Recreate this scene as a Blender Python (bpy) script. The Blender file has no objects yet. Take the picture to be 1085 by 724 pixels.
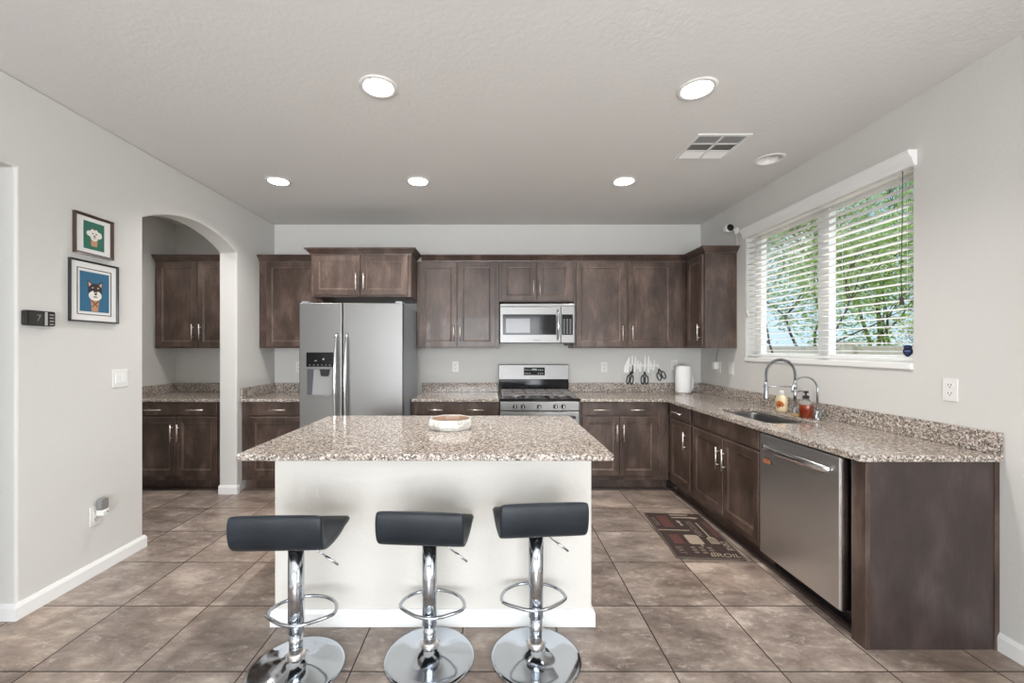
import bpy, bmesh, math, random
from mathutils import Vector, Matrix, noise
random.seed(7)
C = bpy.context.scene
COL = C.collection
PI = math.pi

# ------------------------------------------------------------------ camera
cam_d = bpy.data.cameras.new('camera')
cam_d.sensor_width = 36.0
cam_d.lens = 442.0 / 1085.0 * 36.0
cam_d.shift_x = (542.5 - 521.5) / 1085.0
cam_d.shift_y = -(362.0 - 369.0) / 1085.0
cam_d.clip_start = 0.05
cam = bpy.data.objects.new('camera', cam_d)
cam.location = (0, 0, 1.375)
cam.rotation_euler = (PI / 2, 0, 0)
COL.objects.link(cam)
C.camera = cam

# ------------------------------------------------------------------ colour management
C.view_settings.view_transform = 'Standard'
C.view_settings.look = 'None'
C.view_settings.gamma = 1.0
C.view_settings.use_curve_mapping = False
C.view_settings.exposure = 0.50
C.cycles.diffuse_bounces = 8

# ------------------------------------------------------------------ light settings
SKY_STRENGTH = 0.95
REAR_LIGHT = 172.0
SIDE_LIGHT = 50.0
CAN_LIGHT = 15.0
SUN_STRENGTH = 4.5

def s2l(c):
    c = c / 255.0
    return c / 12.92 if c <= 0.04045 else ((c + 0.055) / 1.055) ** 2.4
def rgb(r, g, b):
    return (s2l(r), s2l(g), s2l(b), 1.0)

w = bpy.data.worlds.new('sky')
C.world = w
w.use_nodes = True
nt = w.node_tree
nt.nodes.clear()
o_ = nt.nodes.new('ShaderNodeOutputWorld')
bg = nt.nodes.new('ShaderNodeBackground')
tc = nt.nodes.new('ShaderNodeTexCoord')
sx = nt.nodes.new('ShaderNodeSeparateXYZ')
rp = nt.nodes.new('ShaderNodeValToRGB')
rp.color_ramp.elements[0].position = 0.0
rp.color_ramp.elements[0].color = rgb(196, 222, 236)
rp.color_ramp.elements[1].position = 0.55
rp.color_ramp.elements[1].color = rgb(112, 170, 214)
nz = nt.nodes.new('ShaderNodeTexNoise'); nz.inputs['Scale'].default_value = 4.0; nz.inputs['Detail'].default_value = 6
cr = nt.nodes.new('ShaderNodeValToRGB')
cr.color_ramp.elements[0].position = 0.48; cr.color_ramp.elements[1].position = 0.68
mx = nt.nodes.new('ShaderNodeMixRGB'); mx.inputs[2].default_value = (0.95, 0.97, 1, 1)
nt.links.new(tc.outputs['Generated'], sx.inputs[0]); nt.links.new(sx.outputs['Z'], rp.inputs[0])
nt.links.new(tc.outputs['Generated'], nz.inputs['Vector']); nt.links.new(nz.outputs['Fac'], cr.inputs[0])
nt.links.new(cr.outputs['Color'], mx.inputs[0]); nt.links.new(rp.outputs['Color'], mx.inputs[1])
nt.links.new(mx.outputs[0], bg.inputs['Color']); bg.inputs['Strength'].default_value = SKY_STRENGTH
nt.links.new(bg.outputs[0], o_.inputs[0])

def sun_lamp():
    d = bpy.data.lights.new('sun', 'SUN'); d.energy = SUN_STRENGTH; d.angle = 0.01; d.color = (1, 0.96, 0.88)
    o = bpy.data.objects.new('sun', d); COL.objects.link(o)
    o.rotation_euler = Vector((-0.47, 0.10, -0.87)).to_track_quat('-Z', 'Y').to_euler()
    o.location = (12, 0, 14)
sun_lamp()
def area_lamp(name, loc, direction, sx_, sy_, power, color=(1, 1, 1), shape='RECTANGLE', spread=PI):
    d = bpy.data.lights.new(name, 'AREA'); d.energy = power; d.shape = shape; d.size = sx_; d.color = color
    if shape == 'RECTANGLE': d.size_y = sy_
    d.spread = spread
    o = bpy.data.objects.new(name, d); COL.objects.link(o)
    o.location = loc; o.rotation_euler = Vector(direction).to_track_quat('-Z', 'Z').to_euler()
    return o
# daylight outside the rear glazing, then an added side fill behind the camera
area_lamp('patio_daylight', (-0.05, -3.34, 1.25), (0, 1, 0.22), 2.9, 2.2, REAR_LIGHT, (0.93, 0.965, 1.0))
area_lamp('rear_window_daylight', (-2.03, -3.34, 1.55), (0, 1, 0.4), 0.64, 1.2, REAR_LIGHT * 0.2, (0.93, 0.965, 1.0))
area_lamp('added_side_fill', (2.55, -0.9, 1.45), (-1, 0, 0.35), 1.7, 1.5, SIDE_LIGHT, (0.93, 0.965, 1.0))  # unseen source, added to brighten the left wall

# ------------------------------------------------------------------ node helpers
def mat(name, color=(0.5, 0.5, 0.5, 1), rough=0.5, metal=0.0, spec=0.5, emit=None, emit_s=0.0, trans=0.0, coat=0.0, alpha=1.0):
    m = bpy.data.materials.new(name); m.use_nodes = True
    b = m.node_tree.nodes['Principled BSDF']
    b.inputs['Base Color'].default_value = color
    b.inputs['Roughness'].default_value = rough
    b.inputs['Metallic'].default_value = metal
    b.inputs['Specular IOR Level'].default_value = spec
    b.inputs['Transmission Weight'].default_value = trans
    b.inputs['Coat Weight'].default_value = coat
    b.inputs['Alpha'].default_value = alpha
    if emit:
        b.inputs['Emission Color'].default_value = emit
        b.inputs['Emission Strength'].default_value = emit_s
    return m
class N:
    def __init__(s, m):
        s.m = m; s.t = m.node_tree; s.b = s.t.nodes['Principled BSDF']
        s.tc = s.t.nodes.new('ShaderNodeTexCoord'); s.oi = None
    def L(s, a, b): s.t.links.new(a, b)
    def node(s, typ, **kw):
        n = s.t.nodes.new(typ)
        for k, v in kw.items(): setattr(n, k, v)
        return n
    def mapping(s, scale=(1, 1, 1), src=None, rand=False):
        mp = s.node('ShaderNodeMapping'); mp.inputs['Scale'].default_value = scale
        s.L(src or s.tc.outputs['Object'], mp.inputs['Vector'])
        if rand:
            oi = s.node('ShaderNodeObjectInfo'); mm = s.node('ShaderNodeMath', operation='MULTIPLY'); mm.inputs[1].default_value = 37.0
            s.L(oi.outputs['Random'], mm.inputs[0]); s.L(mm.outputs[0], mp.inputs['Location'])
        return mp.outputs[0]
    def noise(s, vec, scale, detail=4, rough=0.55, dist=0.0):
        n = s.node('ShaderNodeTexNoise'); s.L(vec, n.inputs['Vector'])
        n.inputs['Scale'].default_value = scale; n.inputs['Detail'].default_value = detail
        n.inputs['Roughness'].default_value = rough; n.inputs['Distortion'].default_value = dist
        return n.outputs['Fac']
    def voro(s, vec, scale, out='Color', feature='F1'):
        n = s.node('ShaderNodeTexVoronoi', feature=feature); s.L(vec, n.inputs['Vector']); n.inputs['Scale'].default_value = scale
        return n.outputs[out]
    def ramp(s, fac, stops, interp='LINEAR'):
        r = s.node('ShaderNodeValToRGB'); cr = r.color_ramp; cr.interpolation = interp
        while len(cr.elements) < len(stops): cr.elements.new(0.5)
        for e, (p, c) in zip(cr.elements, stops): e.position = p; e.color = c
        s.L(fac, r.inputs[0]); return r.outputs[0]
    def math(s, op, a, b=None, clamp=False):
        n = s.node('ShaderNodeMath', operation=op); n.use_clamp = clamp
        for i, v in enumerate((a, b)):
            if v is None: continue
            if isinstance(v, (int, float)): n.inputs[i].default_value = v
            else: s.L(v, n.inputs[i])
        return n.outputs[0]
    def mix(s, fac, a, b, mode='MIX'):
        n = s.node('ShaderNodeMixRGB', blend_type=mode)
        for i, v in enumerate((fac, a, b)):
            if isinstance(v, (int, float)): n.inputs[i].default_value = v
            elif isinstance(v, tuple): n.inputs[i].default_value = v
            else: s.L(v, n.inputs[i])
        return n.outputs[0]
    def sep(s, v):
        n = s.node('ShaderNodeSeparateXYZ'); s.L(v, n.inputs[0]); return n.outputs
    def color(s, c): s.L(c, s.b.inputs['Base Color'])
    def rough(s, r): s.L(r, s.b.inputs['Roughness'])
    def bump(s, h, strength=0.2, dist=0.002):
        n = s.node('ShaderNodeBump'); n.inputs['Strength'].default_value = strength; n.inputs['Distance'].default_value = dist
        s.L(h, n.inputs['Height']); s.L(n.outputs[0], s.b.inputs['Normal'])

def wall_mat(name, col, bump=0.25):
    m = mat(name, col, 0.75, spec=0.3); n = N(m)
    v = n.mapping((1, 1, 1))
    h = n.noise(v, 45, 4, 0.6)
    n.bump(h, bump, 0.004)
    f = n.noise(v, 1.3, 2)
    c2 = tuple(x * 0.95 for x in col[:3]) + (1,)
    n.color(n.mix(f, c2, col))
    return m
M_WALL = wall_mat('painted_wall', (0.64, 0.63, 0.605, 1))
M_CEIL = wall_mat('painted_ceiling', (0.72, 0.71, 0.69, 1), 0.5)
M_ISLE = wall_mat('painted_island', (0.67, 0.645, 0.60, 1), 0.4)
M_WHITE = mat('white_trim', (0.80, 0.80, 0.79, 1), 0.4)
M_PLASTIC = mat('white_plastic', (0.76, 0.75, 0.73, 1), 0.35)
M_BLACK = mat('black_plastic', (0.012, 0.012, 0.013, 1), 0.3)
M_DARK = mat('dark_gap', (0.01, 0.009, 0.008, 1), 0.6)

def floor_mat():
    m = mat('floor_tile', rough=0.35); n = N(m)
    p = n.sep(n.tc.outputs['Object'])
    ux = n.math('DIVIDE', n.math('SUBTRACT', p[0], 0.771), 0.4572)
    uy = n.math('DIVIDE', n.math('SUBTRACT', p[1], 1.772), 0.4525)
    fx = n.math('FRACT', ux); fy = n.math('FRACT', uy)
    ex = n.math('MINIMUM', fx, n.math('SUBTRACT', 1.0, fx)); ey = n.math('MINIMUM', fy, n.math('SUBTRACT', 1.0, fy))
    e = n.math('MINIMUM', ex, ey)
    grout = n.math('LESS_THAN', e, 0.0065)
    cb = n.node('ShaderNodeCombineXYZ'); n.L(n.math('FLOOR', ux), cb.inputs[0]); n.L(n.math('FLOOR', uy), cb.inputs[1])
    wn = n.node('ShaderNodeTexWhiteNoise'); n.L(cb.outputs[0], wn.inputs['Vector'])
    off = n.node('ShaderNodeVectorMath', operation='SCALE'); n.L(wn.outputs['Color'], off.inputs[0]); off.inputs['Scale'].default_value = 30
    add = n.node('ShaderNodeVectorMath', operation='ADD'); n.L(n.tc.outputs['Object'], add.inputs[0]); n.L(off.outputs[0], add.inputs[1])
    mp = n.node('ShaderNodeMapping'); mp.inputs['Rotation'].default_value = (0, 0, 0.5); mp.inputs['Scale'].default_value = (1, 1.9, 1)
    n.L(add.outputs[0], mp.inputs['Vector'])
    v = mp.outputs[0]
    big = n.noise(v, 3.6, 12, 0.70, 0.25)
    c = n.ramp(big, [(0.34, rgb(104, 92, 85)), (0.45, rgb(130, 117, 109)), (0.55, rgb(149, 136, 127)), (0.66, rgb(180, 167, 157))])
    wisps = n.noise(v, 15, 12, 0.78, 0.3)
    wf = n.ramp(wisps, [(0.54, (0, 0, 0, 1)), (0.64, (1, 1, 1, 1))])
    c = n.mix(n.math('MULTIPLY', wf, 0.42), c, rgb(214, 204, 195))
    warm = n.noise(n.tc.outputs['Object'], 0.9, 2)
    wf2 = n.ramp(warm, [(0.45, (0, 0, 0, 1)), (0.62, (1, 1, 1, 1))])
    c = n.mix(n.math('MULTIPLY', wf2, 0.35), c, n.mix(1.0, c, (1.15, 1.0, 0.86, 1), 'MULTIPLY'))
    val = n.math('ADD', n.math('MULTIPLY', wn.outputs['Value'], 0.24), 0.88)
    hs = n.node('ShaderNodeHueSaturation'); n.L(c, hs.inputs['Color']); n.L(val, hs.inputs['Value'])
    c = n.mix(grout, hs.outputs[0], rgb(38, 31, 29))
    n.color(c)
    n.rough(n.math('ADD', n.math('MULTIPLY', big, 0.25), n.math('ADD', 0.2, n.math('MULTIPLY', grout, 0.4))))
    n.bump(n.math('SUBTRACT', n.math('MULTIPLY', big, 0.3), grout), 0.35, 0.0015)
    return m
M_FLOOR = floor_mat()

def granite_mat():
    m = mat('speckled_granite', rough=0.12); n = N(m)
    wv = n.node('ShaderNodeTexNoise'); wv.inputs['Scale'].default_value = 60; n.L(n.tc.outputs['Object'], wv.inputs['Vector'])
    ad = n.node('ShaderNodeVectorMath', operation='MULTIPLY_ADD'); n.L(wv.outputs['Color'], ad.inputs[0]); ad.inputs[1].default_value = (0.012,) * 3
    n.L(n.tc.outputs['Object'], ad.inputs[2])
    v = ad.outputs[0]
    a = n.sep(n.voro(v, 135))[0]
    c = n.ramp(a, [(0.0, rgb(30, 27, 28)), (0.18, rgb(86, 79, 77)), (0.34, rgb(130, 120, 114)), (0.52, rgb(172, 160, 149)), (0.72, rgb(212, 206, 199)), (0.90, rgb(150, 130, 114))], 'CONSTANT')
    b = n.sep(n.voro(v, 260))[1]
    c2 = n.ramp(b, [(0.0, rgb(40, 35, 34)), (0.15, rgb(238, 232, 224)), (0.35, rgb(180, 168, 158)), (0.7, rgb(215, 203, 192))], 'CONSTANT')
    c = n.mix(0.25, c, c2)
    big = n.noise(n.tc.outputs['Object'], 5, 3)
    c = n.mix(n.math('MULTIPLY', big, 0.35), c, n.mix(1.0, c, (0.90, 0.83, 0.76, 1), 'MULTIPLY'))
    n.color(c)
    return m
M_GRANITE = granite_mat()

def wood_mat(name, dark, mid, light, rough=0.38, streak=1.0):
    m = mat(name, rough=rough, coat=0.12); n = N(m)
    v = n.mapping((1, 1, 0.16), rand=True)
    g = n.noise(v, 55, 6, 0.6, 0.5)
    blot = n.noise(n.mapping((1, 1, 0.45), rand=True), 6.5, 5, 0.6, 0.4)
    f = n.math('ADD', n.math('MULTIPLY', g, 0.28), n.math('MULTIPLY', blot, 0.72))
    c = n.ramp(f, [(0.32, dark), (0.50, mid), (0.68, light)])
    n.color(c); n.bump(g, 0.12, 0.001)
    n.rough(n.math('ADD', n.math('MULTIPLY', blot, 0.2), rough - 0.1))
    return m
M_WOOD = wood_mat('stained_wood', (0.028, 0.0155, 0.011, 1), (0.066, 0.041, 0.031, 1), (0.145, 0.098, 0.078, 1))
M_PALE_EDGE = wood_mat('pale_wood_edge', (0.070, 0.045, 0.034, 1), (0.130, 0.090, 0.072, 1), (0.24, 0.18, 0.15, 1))  # paler brown for the outer bevel and inner bead of fronts
M_PANEL = wood_mat('wood_end_panel', (0.026, 0.017, 0.015, 1), (0.044, 0.030, 0.027, 1), (0.074, 0.052, 0.047, 1), 0.42)

def steel_mat(name, col, rough, direction=(1, 1, 60)):
    m = mat(name, col, rough, metal=1.0); n = N(m)
    v = n.mapping(direction)
    g = n.noise(v, 12, 3)
    n.rough(n.math('ADD', n.math('MULTIPLY', g, 0.10), rough - 0.05))
    return m
M_STEEL = steel_mat('brushed_steel', (0.255, 0.25, 0.245, 1), 0.40, (60, 60, 1))
M_STEELD = steel_mat('dark_brushed_steel', (0.68, 0.675, 0.67, 1), 0.34, (60, 60, 1))
M_NICKEL = mat('satin_nickel', (0.86, 0.80, 0.75, 1), 0.36, metal=1.0)
M_CHROME = mat('chrome', (0.52, 0.55, 0.59, 1), 0.10, metal=1.0)
M_CASE = mat('grey_case', (0.30, 0.32, 0.35, 1), 0.45, metal=0.3)
M_GLOSSB = mat('black_glass', (0.012, 0.012, 0.013, 1), 0.08, spec=0.3)
M_GREYW = mat('oven_window', (0.16, 0.16, 0.165, 1), 0.12)
M_IRON = mat('cast_iron', (0.17, 0.16, 0.155, 1), 0.38)
def leather_mat():
    m = mat('black_leather', (0.010, 0.013, 0.017, 1), 0.45, spec=0.35); n = N(m)
    h = n.voro(n.tc.outputs['Object'], 420, 'Distance')
    n.bump(h, 0.25, 0.0006)
    f = n.noise(n.tc.outputs['Object'], 9, 5)
    n.color(n.ramp(f, [(0.3, (0.006, 0.009, 0.012, 1)), (0.7, (0.014, 0.019, 0.026, 1))]))
    return m
M_LEATHER = leather_mat()
def glass_mat():
    m = bpy.data.materials.new('window_glass'); m.use_nodes = True
    t = m.node_tree; t.nodes.clear()
    o = t.nodes.new('ShaderNodeOutputMaterial'); mx = t.nodes.new('ShaderNodeMixShader')
    tr = t.nodes.new('ShaderNodeBsdfTransparent'); gl = t.nodes.new('ShaderNodeBsdfGlossy'); gl.inputs['Roughness'].default_value = 0.01
    lw = t.nodes.new('ShaderNodeLayerWeight'); pw = t.nodes.new('ShaderNodeMath'); pw.operation = 'POWER'; pw.inputs[1].default_value = 6
    ml = t.nodes.new('ShaderNodeMath'); ml.operation = 'MULTIPLY_ADD'; ml.inputs[1].default_value = 0.4; ml.inputs[2].default_value = 0.03
    t.links.new(lw.outputs['Facing'], pw.inputs[0]); t.links.new(pw.outputs[0], ml.inputs[0]); t.links.new(ml.outputs[0], mx.inputs[0]); t.links.new(tr.outputs[0], mx.inputs[1]); t.links.new(gl.outputs[0], mx.inputs[2])
    t.links.new(mx.outputs[0], o.inputs[0]); return m
M_GLASS = glass_mat()
M_EMIT = mat('lamp_glow', (1, 1, 1, 1), 0.5, emit=(1, 0.97, 0.92, 1), emit_s=6.0)
M_SLAT = mat('white_slat', (0.88, 0.88, 0.87, 1), 0.45)
n_s = N(M_SLAT); _t = n_s.node('ShaderNodeBsdfTranslucent'); _t.inputs['Color'].default_value = (0.85, 0.85, 0.84, 1)
_m = n_s.node('ShaderNodeMixShader'); _m.inputs[0].default_value = 0.6; n_s.L(n_s.b.outputs[0], _m.inputs[1]); n_s.L(_t.outputs[0], _m.inputs[2])
n_s.L(_m.outputs[0], [q for q in n_s.t.nodes if q.type == 'OUTPUT_MATERIAL'][0].inputs[0])
M_PAPER = mat('paper_towel', (0.84, 0.84, 0.84, 1), 0.9)

# ------------------------------------------------------------------ mesh builder
class MB:
    def __init__(s): s.v = []; s.f = []; s.mi = []; s.sm = []; s.m = 0
    def add(s, verts, faces, smooth=False):
        o = len(s.v); s.v += [tuple(p) for p in verts]
        for f in faces: s.f.append([i + o for i in f]); s.mi.append(s.m); s.sm.append(smooth)
        return s
    def bm(s, b, smooth=False):
        b.verts.index_update()
        s.add([v.co[:] for v in b.verts], [[v.index for v in f.verts] for f in b.faces], smooth); b.free(); return s
    def box(s, x0, x1, y0, y1, z0, z1, bev=0.0, seg=2):
        b = bmesh.new(); bmesh.ops.create_cube(b, size=1.0)
        for v in b.verts: v.co = ((x0 + x1) / 2 + v.co.x * (x1 - x0), (y0 + y1) / 2 + v.co.y * (y1 - y0), (z0 + z1) / 2 + v.co.z * (z1 - z0))
        if bev: bmesh.ops.bevel(b, geom=list(b.edges), offset=bev, segments=seg, affect='EDGES', profile=0.5)
        return s.bm(b)
    def tube(s, pts, r, seg=10, closed=False, smooth=True):
        P = [Vector(p) for p in pts]; n = len(P)
        rr = r if isinstance(r, (list, tuple)) else [r] * n
        T = []
        for i in range(n):
            a = P[(i - 1) % n] if (i > 0 or closed) else P[i]; b = P[(i + 1) % n] if (i < n - 1 or closed) else P[i]
            T.append((b - a).normalized())
        u = T[0].orthogonal().normalized(); rings = []; V = []
        for i in range(n):
            u = (u - T[i] * u.dot(T[i])); u = u.normalized() if u.length > 1e-6 else T[i].orthogonal().normalized()
            w_ = T[i].cross(u)
            for k in range(seg):
                a = 2 * PI * k / seg; V.append(P[i] + (u * math.cos(a) + w_ * math.sin(a)) * rr[i])
        F = []
        for i in range(n if closed else n - 1):
            j = (i + 1) % n
            for k in range(seg):
                q = (k + 1) % seg; F.append([i * seg + k, i * seg + q, j * seg + q, j * seg + k])
        s.add(V, F, smooth)
        if not closed:
            s.add([V[k] for k in range(seg)], [list(range(seg))[::-1]]); s.add([V[(n - 1) * seg + k] for k in range(seg)], [list(range(seg))])
        return s
    def lathe(s, prof, c=(0, 0, 0), seg=32, smooth=True, caps=True, axis='z'):
        V = []; F = []; n = len(prof)
        def tr(x, y, z):
            if axis == 'y': return (c[0] + x, c[1] + z, c[2] + y)
            if axis == 'x': return (c[0] + z, c[1] + x, c[2] + y)
            return (c[0] + x, c[1] + y, c[2] + z)
        for (r, z) in prof:
            for k in range(seg):
                a = 2 * PI * k / seg; V.append(tr(r * math.cos(a), r * math.sin(a), z))
        for i in range(n - 1):
            for k in range(seg):
                q = (k + 1) % seg; F.append([i * seg + k, i * seg + q, (i + 1) * seg + q, (i + 1) * seg + k])
        s.add(V, F, smooth)
        if caps:
            s.add(V[:seg], [list(range(seg))[::-1]]); s.add(V[-seg:], [list(range(seg))])
        return s
    def prism(s, pts, a, b, plane='xz', smooth=False):
        def tr(u, v, t):
            return {'xz': (u, t, v), 'xy': (u, v, t), 'yz': (t, u, v)}[plane]
        n = len(pts); V = [tr(u, v, a) for u, v in pts] + [tr(u, v, b) for u, v in pts]
        s.add(V, [list(range(n)), list(range(n, 2 * n))[::-1]])
        s.add(V, [[i, i + n, (i + 1) % n + n, (i + 1) % n] for i in range(n)], smooth)
        return s
    def build(s, name, mats, parent=None, bevel=0.0, loc=None):
        me = bpy.data.meshes.new(name); me.from_pydata(s.v, [], s.f)
        for i, p in enumerate(me.polygons): p.material_index = s.mi[i]; p.use_smooth = s.sm[i]
        if not isinstance(mats, (list, tuple)): mats = [mats]
        for m in mats: me.materials.append(m)
        b = bmesh.new(); b.from_mesh(me)
        bmesh.ops.remove_doubles(b, verts=b.verts, dist=1e-6)
        bmesh.ops.recalc_face_normals(b, faces=b.faces); b.to_mesh(me); b.free()
        o = bpy.data.objects.new(name, me); COL.objects.link(o)
        if parent: o.parent = parent
        if loc: o.location = loc
        if bevel:
            md = o.modifiers.new('bevel', 'BEVEL'); md.width = bevel; md.segments = 3; md.limit_method = 'ANGLE'; md.angle_limit = 0.7
        return o
def ell(cx, cz, rx, rz, n=24, a0=0, a1=2 * PI):
    full = abs(a1 - a0 - 2 * PI) < 1e-6; m_ = n if full else n + 1
    return [(cx + rx * math.cos(a0 + (a1 - a0) * k / n), cz + rz * math.sin(a0 + (a1 - a0) * k / n)) for k in range(m_)]
def rrect(x0, x1, z0, z1, r, n=5):
    p = []
    for cx, cz, a in ((x1 - r, z1 - r, 0), (x0 + r, z1 - r, PI / 2), (x0 + r, z0 + r, PI), (x1 - r, z0 + r, 1.5 * PI)):
        p += [(cx + r * math.cos(a + PI / 2 * k / n), cz + r * math.sin(a + PI / 2 * k / n)) for k in range(n + 1)]
    return p
def thing(name, label, cat, loc=(0, 0, 0), rotz=0.0, group=None):
    o = bpy.data.objects.new(name, None); COL.objects.link(o); o.location = loc; o.rotation_euler = (0, 0, rotz)
    o.empty_display_size = 0.1
    return tag(o, label, cat, group)
def tag(o, label, cat, group=None, kind=None):
    o['label'] = label; o['category'] = cat
    if group: o['group'] = group
    if kind: o['kind'] = kind
    return o
def struct(o, label=None):
    o['kind'] = 'structure'
    if label: o['label'] = label
    return o
def boolean_cut(o, cutters):
    for c in cutters:
        md = o.modifiers.new('cut', 'BOOLEAN'); md.object = c; md.operation = 'DIFFERENCE'; md.solver = 'EXACT'
    dg = bpy.context.evaluated_depsgraph_get(); ev = o.evaluated_get(dg)
    me = bpy.data.meshes.new_from_object(ev); o.modifiers.clear(); o.data = me
    for c in cutters: bpy.data.objects.remove(c)

XL, XR, YB, ZC = -2.41, 2.31, 4.623, 2.743
YR = -3.2
WT = 0.163
# ------------------------------------------------------------------ room shell
struct(MB().box(-3.9, 2.6, -3.3, 4.9, -0.1, 0.0).build('floor', M_FLOOR), 'square brown grey mottled floor tiles')
cl = MB().box(-3.9, 2.6, -3.5, 4.9, ZC, ZC + 0.2).build('ceiling', M_CEIL)
CANS = [(-0.595, 2.183), (1.08, 2.20), (-1.75, 3.416), (-0.607, 3.416), (1.078, 3.416), (-3.04, 3.55)]
DEAD_CAN = (2.008, 3.02)
cuts = [MB().lathe([(0.078, ZC - 0.05), (0.078, ZC + 0.10)], (x, y, 0), 40).build('cut', M_CEIL) for x, y in CANS + [DEAD_CAN]]
boolean_cut(cl, cuts)
struct(cl, 'grey painted textured ceiling')
struct(MB().box(-3.9, 2.6, YB, YB + 0.15, 0, ZC).build('wall_back', M_WALL))
# left wall with the square opening and the segmental arch
arch = []
ya, yb_, zs, rise = 2.88, 3.933, 2.276, 0.132
half = (yb_ - ya) / 2; R = (half * half + rise * rise) / (2 * rise); th = math.asin(half / R)
for k in range(25):
    a = -th + 2 * th * k / 24
    arch.append(((ya + yb_) / 2 + R * math.sin(a), zs + rise - R + R * math.cos(a)))
outl = [(-3.2, 0), (1.4, 0), (1.4, 2.29), (2.111, 2.29), (2.111, 0), (ya, 0)] + arch + [(yb_, 0), (YB, 0), (YB, ZC), (-3.2, ZC)]
struct(MB().prism(outl, XL - WT, XL, 'yz').build('wall_left', M_WALL, bevel=0.012))
# right wall with its window and an added opening for the side fill
WY0, WY1, WZ0, WZ1 = 2.287, 3.80, 1.262, 2.42
mb = MB()
def hole_wall(mb, x0, x1, y0, y1, holes):
    ys = sorted(holes); cur = y0
    for (a, b, c, d) in ys:
        mb.box(x0, x1, cur, a, 0, ZC); mb.box(x0, x1, a, b, 0, c); mb.box(x0, x1, a, b, d, ZC); cur = b
    mb.box(x0, x1, cur, y1, 0, ZC)
hole_wall(mb, XR, XR + 0.16, YR, YB, [(WY0, WY1, WZ0, WZ1), (-1.75, -0.05, 0.75, 2.2)])
struct(mb.build('wall_right', M_WALL))
# rear wall, behind the camera
mb = MB()
def hole_wall_x(mb, y0, y1, x0, x1, holes):
    cur = x0
    for (a, b, c, d) in sorted(holes):
        mb.box(cur, a, y0, y1, 0, ZC); mb.box(a, b, y0, y1, d, ZC); cur = b
        if c > 0: mb.box(a, b, y0, y1, 0, c)
    mb.box(cur, x1, y0, y1, 0, ZC)
hole_wall_x(mb, YR - 0.12, YR, -3.9, 2.47, [(-1.5, 1.4, 0, 2.3), (-2.36, -1.7, 0.95, 2.15)])
struct(mb.build('wall_rear', M_WALL))
def frame_x(name, x0, x1, z0, z1, y, mull):
    mb = MB(); t = 0.05
    mb.box(x0, x1, y, y + 0.05, z0, z0 + t); mb.box(x0, x1, y, y + 0.05, z1 - t, z1)
    for x in mull: mb.box(x - t / 2, x + t / 2, y + .002, y + 0.048, z0 + t, z1 - t)
    mb.box(x0, x0 + t, y, y + 0.05, z0 + t, z1 - t); mb.box(x1 - t, x1, y, y + 0.05, z0 + t, z1 - t)
    o = struct(mb.build(name, M_WHITE))
    MB().box(x0 + 0.02, x1 - 0.02, y + 0.02, y + 0.026, z0 + 0.02, z1 - 0.02).build('pane', M_GLASS, o)
frame_x('door_1', -1.49, 1.39, 0.002, 2.29, YR - 0.09, [-0.05])
frame_x('window_2', -2.35, -1.71, 0.96, 2.14, YR - 0.09, [-2.03])
# pantry and hall walls beyond the left wall
struct(MB().box(-3.62, -3.51, 2.75, YB, 0, ZC).build('wall_pantry', M_WALL))
struct(MB().box(-3.9, XL - WT, 2.45, 2.75, 0, ZC).build('wall_hall', M_WALL))
struct(MB().box(-3.9, -3.8, YR, 2.45, 0, ZC).build('wall_far_left', M_WALL))

# baseboards: profile with a small stepped top
BH = 0.083
def baseboard(name, path, parent=None, t=0.015, h=BH):
    """path: points along the wall foot, room lies to the left of travel"""
    mb = MB()
    prof = [(0, 0), (t, 0), (t, h - 0.020), (t * 0.65, h - 0.008), (t * 0.4, h), (0, h)]
    P = [Vector((p[0], p[1], 0)) for p in path]; n = len(P); rings = []
    for i in range(n):
        d0 = (P[i] - P[i - 1]).normalized() if i > 0 else (P[1] - P[0]).normalized()
        d1 = (P[i + 1] - P[i]).normalized() if i < n - 1 else d0
        n0 = Vector((-d0.y, d0.x, 0)); n1 = Vector((-d1.y, d1.x, 0)); nn = (n0 + n1).normalized()
        k = 1.0 / max(0.3, nn.dot(n0))
        rings.append([(P[i] + nn * (u * k) + Vector((0, 0, z)))[:] for u, z in prof])
    m_ = len(prof); V = [v for r in rings for v in r]; F = []
    for i in range(n - 1):
        for j in range(m_):
            q = (j + 1) % m_; F.append([i * m_ + j, i * m_ + q, (i + 1) * m_ + q, (i + 1) * m_ + j])
    F.append(list(range(m_))); F.append(list(range((n - 1) * m_, n * m_)))
    mb.add(V, F)
    return mb.build(name, M_WHITE, parent)
e = 0.0005
struct(baseboard('baseboard_left', [(XL - WT, ya - 0), (XL + e, ya + e), (XL + e, 2.111 - e), (XL - WT, 2.111 - e)][::1]))
struct(baseboard('baseboard_pier', [(XL + e, 3.96), (XL + e, yb_ - e), (XL - WT, yb_ - e)]))
struct(baseboard('baseboard_entry', [(XL + e, 1.4), (XL + e, YR)]))
struct(baseboard('baseboard_right', [(XR - e, YR), (XR - e, 1.895)]))
# toe moulding along the cabinet runs
struct(MB().box(1.725, 1.768, 1.985, 4.08, 0, 0.018, 0.004).build('trim_1', M_PANEL), 'low wooden floor moulding along right cabinets')
struct(MB().box(0.85, 1.722, 4.055, 4.08, 0, 0.014, 0.003).build('trim_2', M_PANEL), 'low wooden floor moulding under back cabinets')
struct(MB().box(-3.50, -2.58, 4.055, 4.08, 0, 0.014, 0.003).build('trim_3', M_PANEL), 'low wooden floor moulding in pantry')

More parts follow.
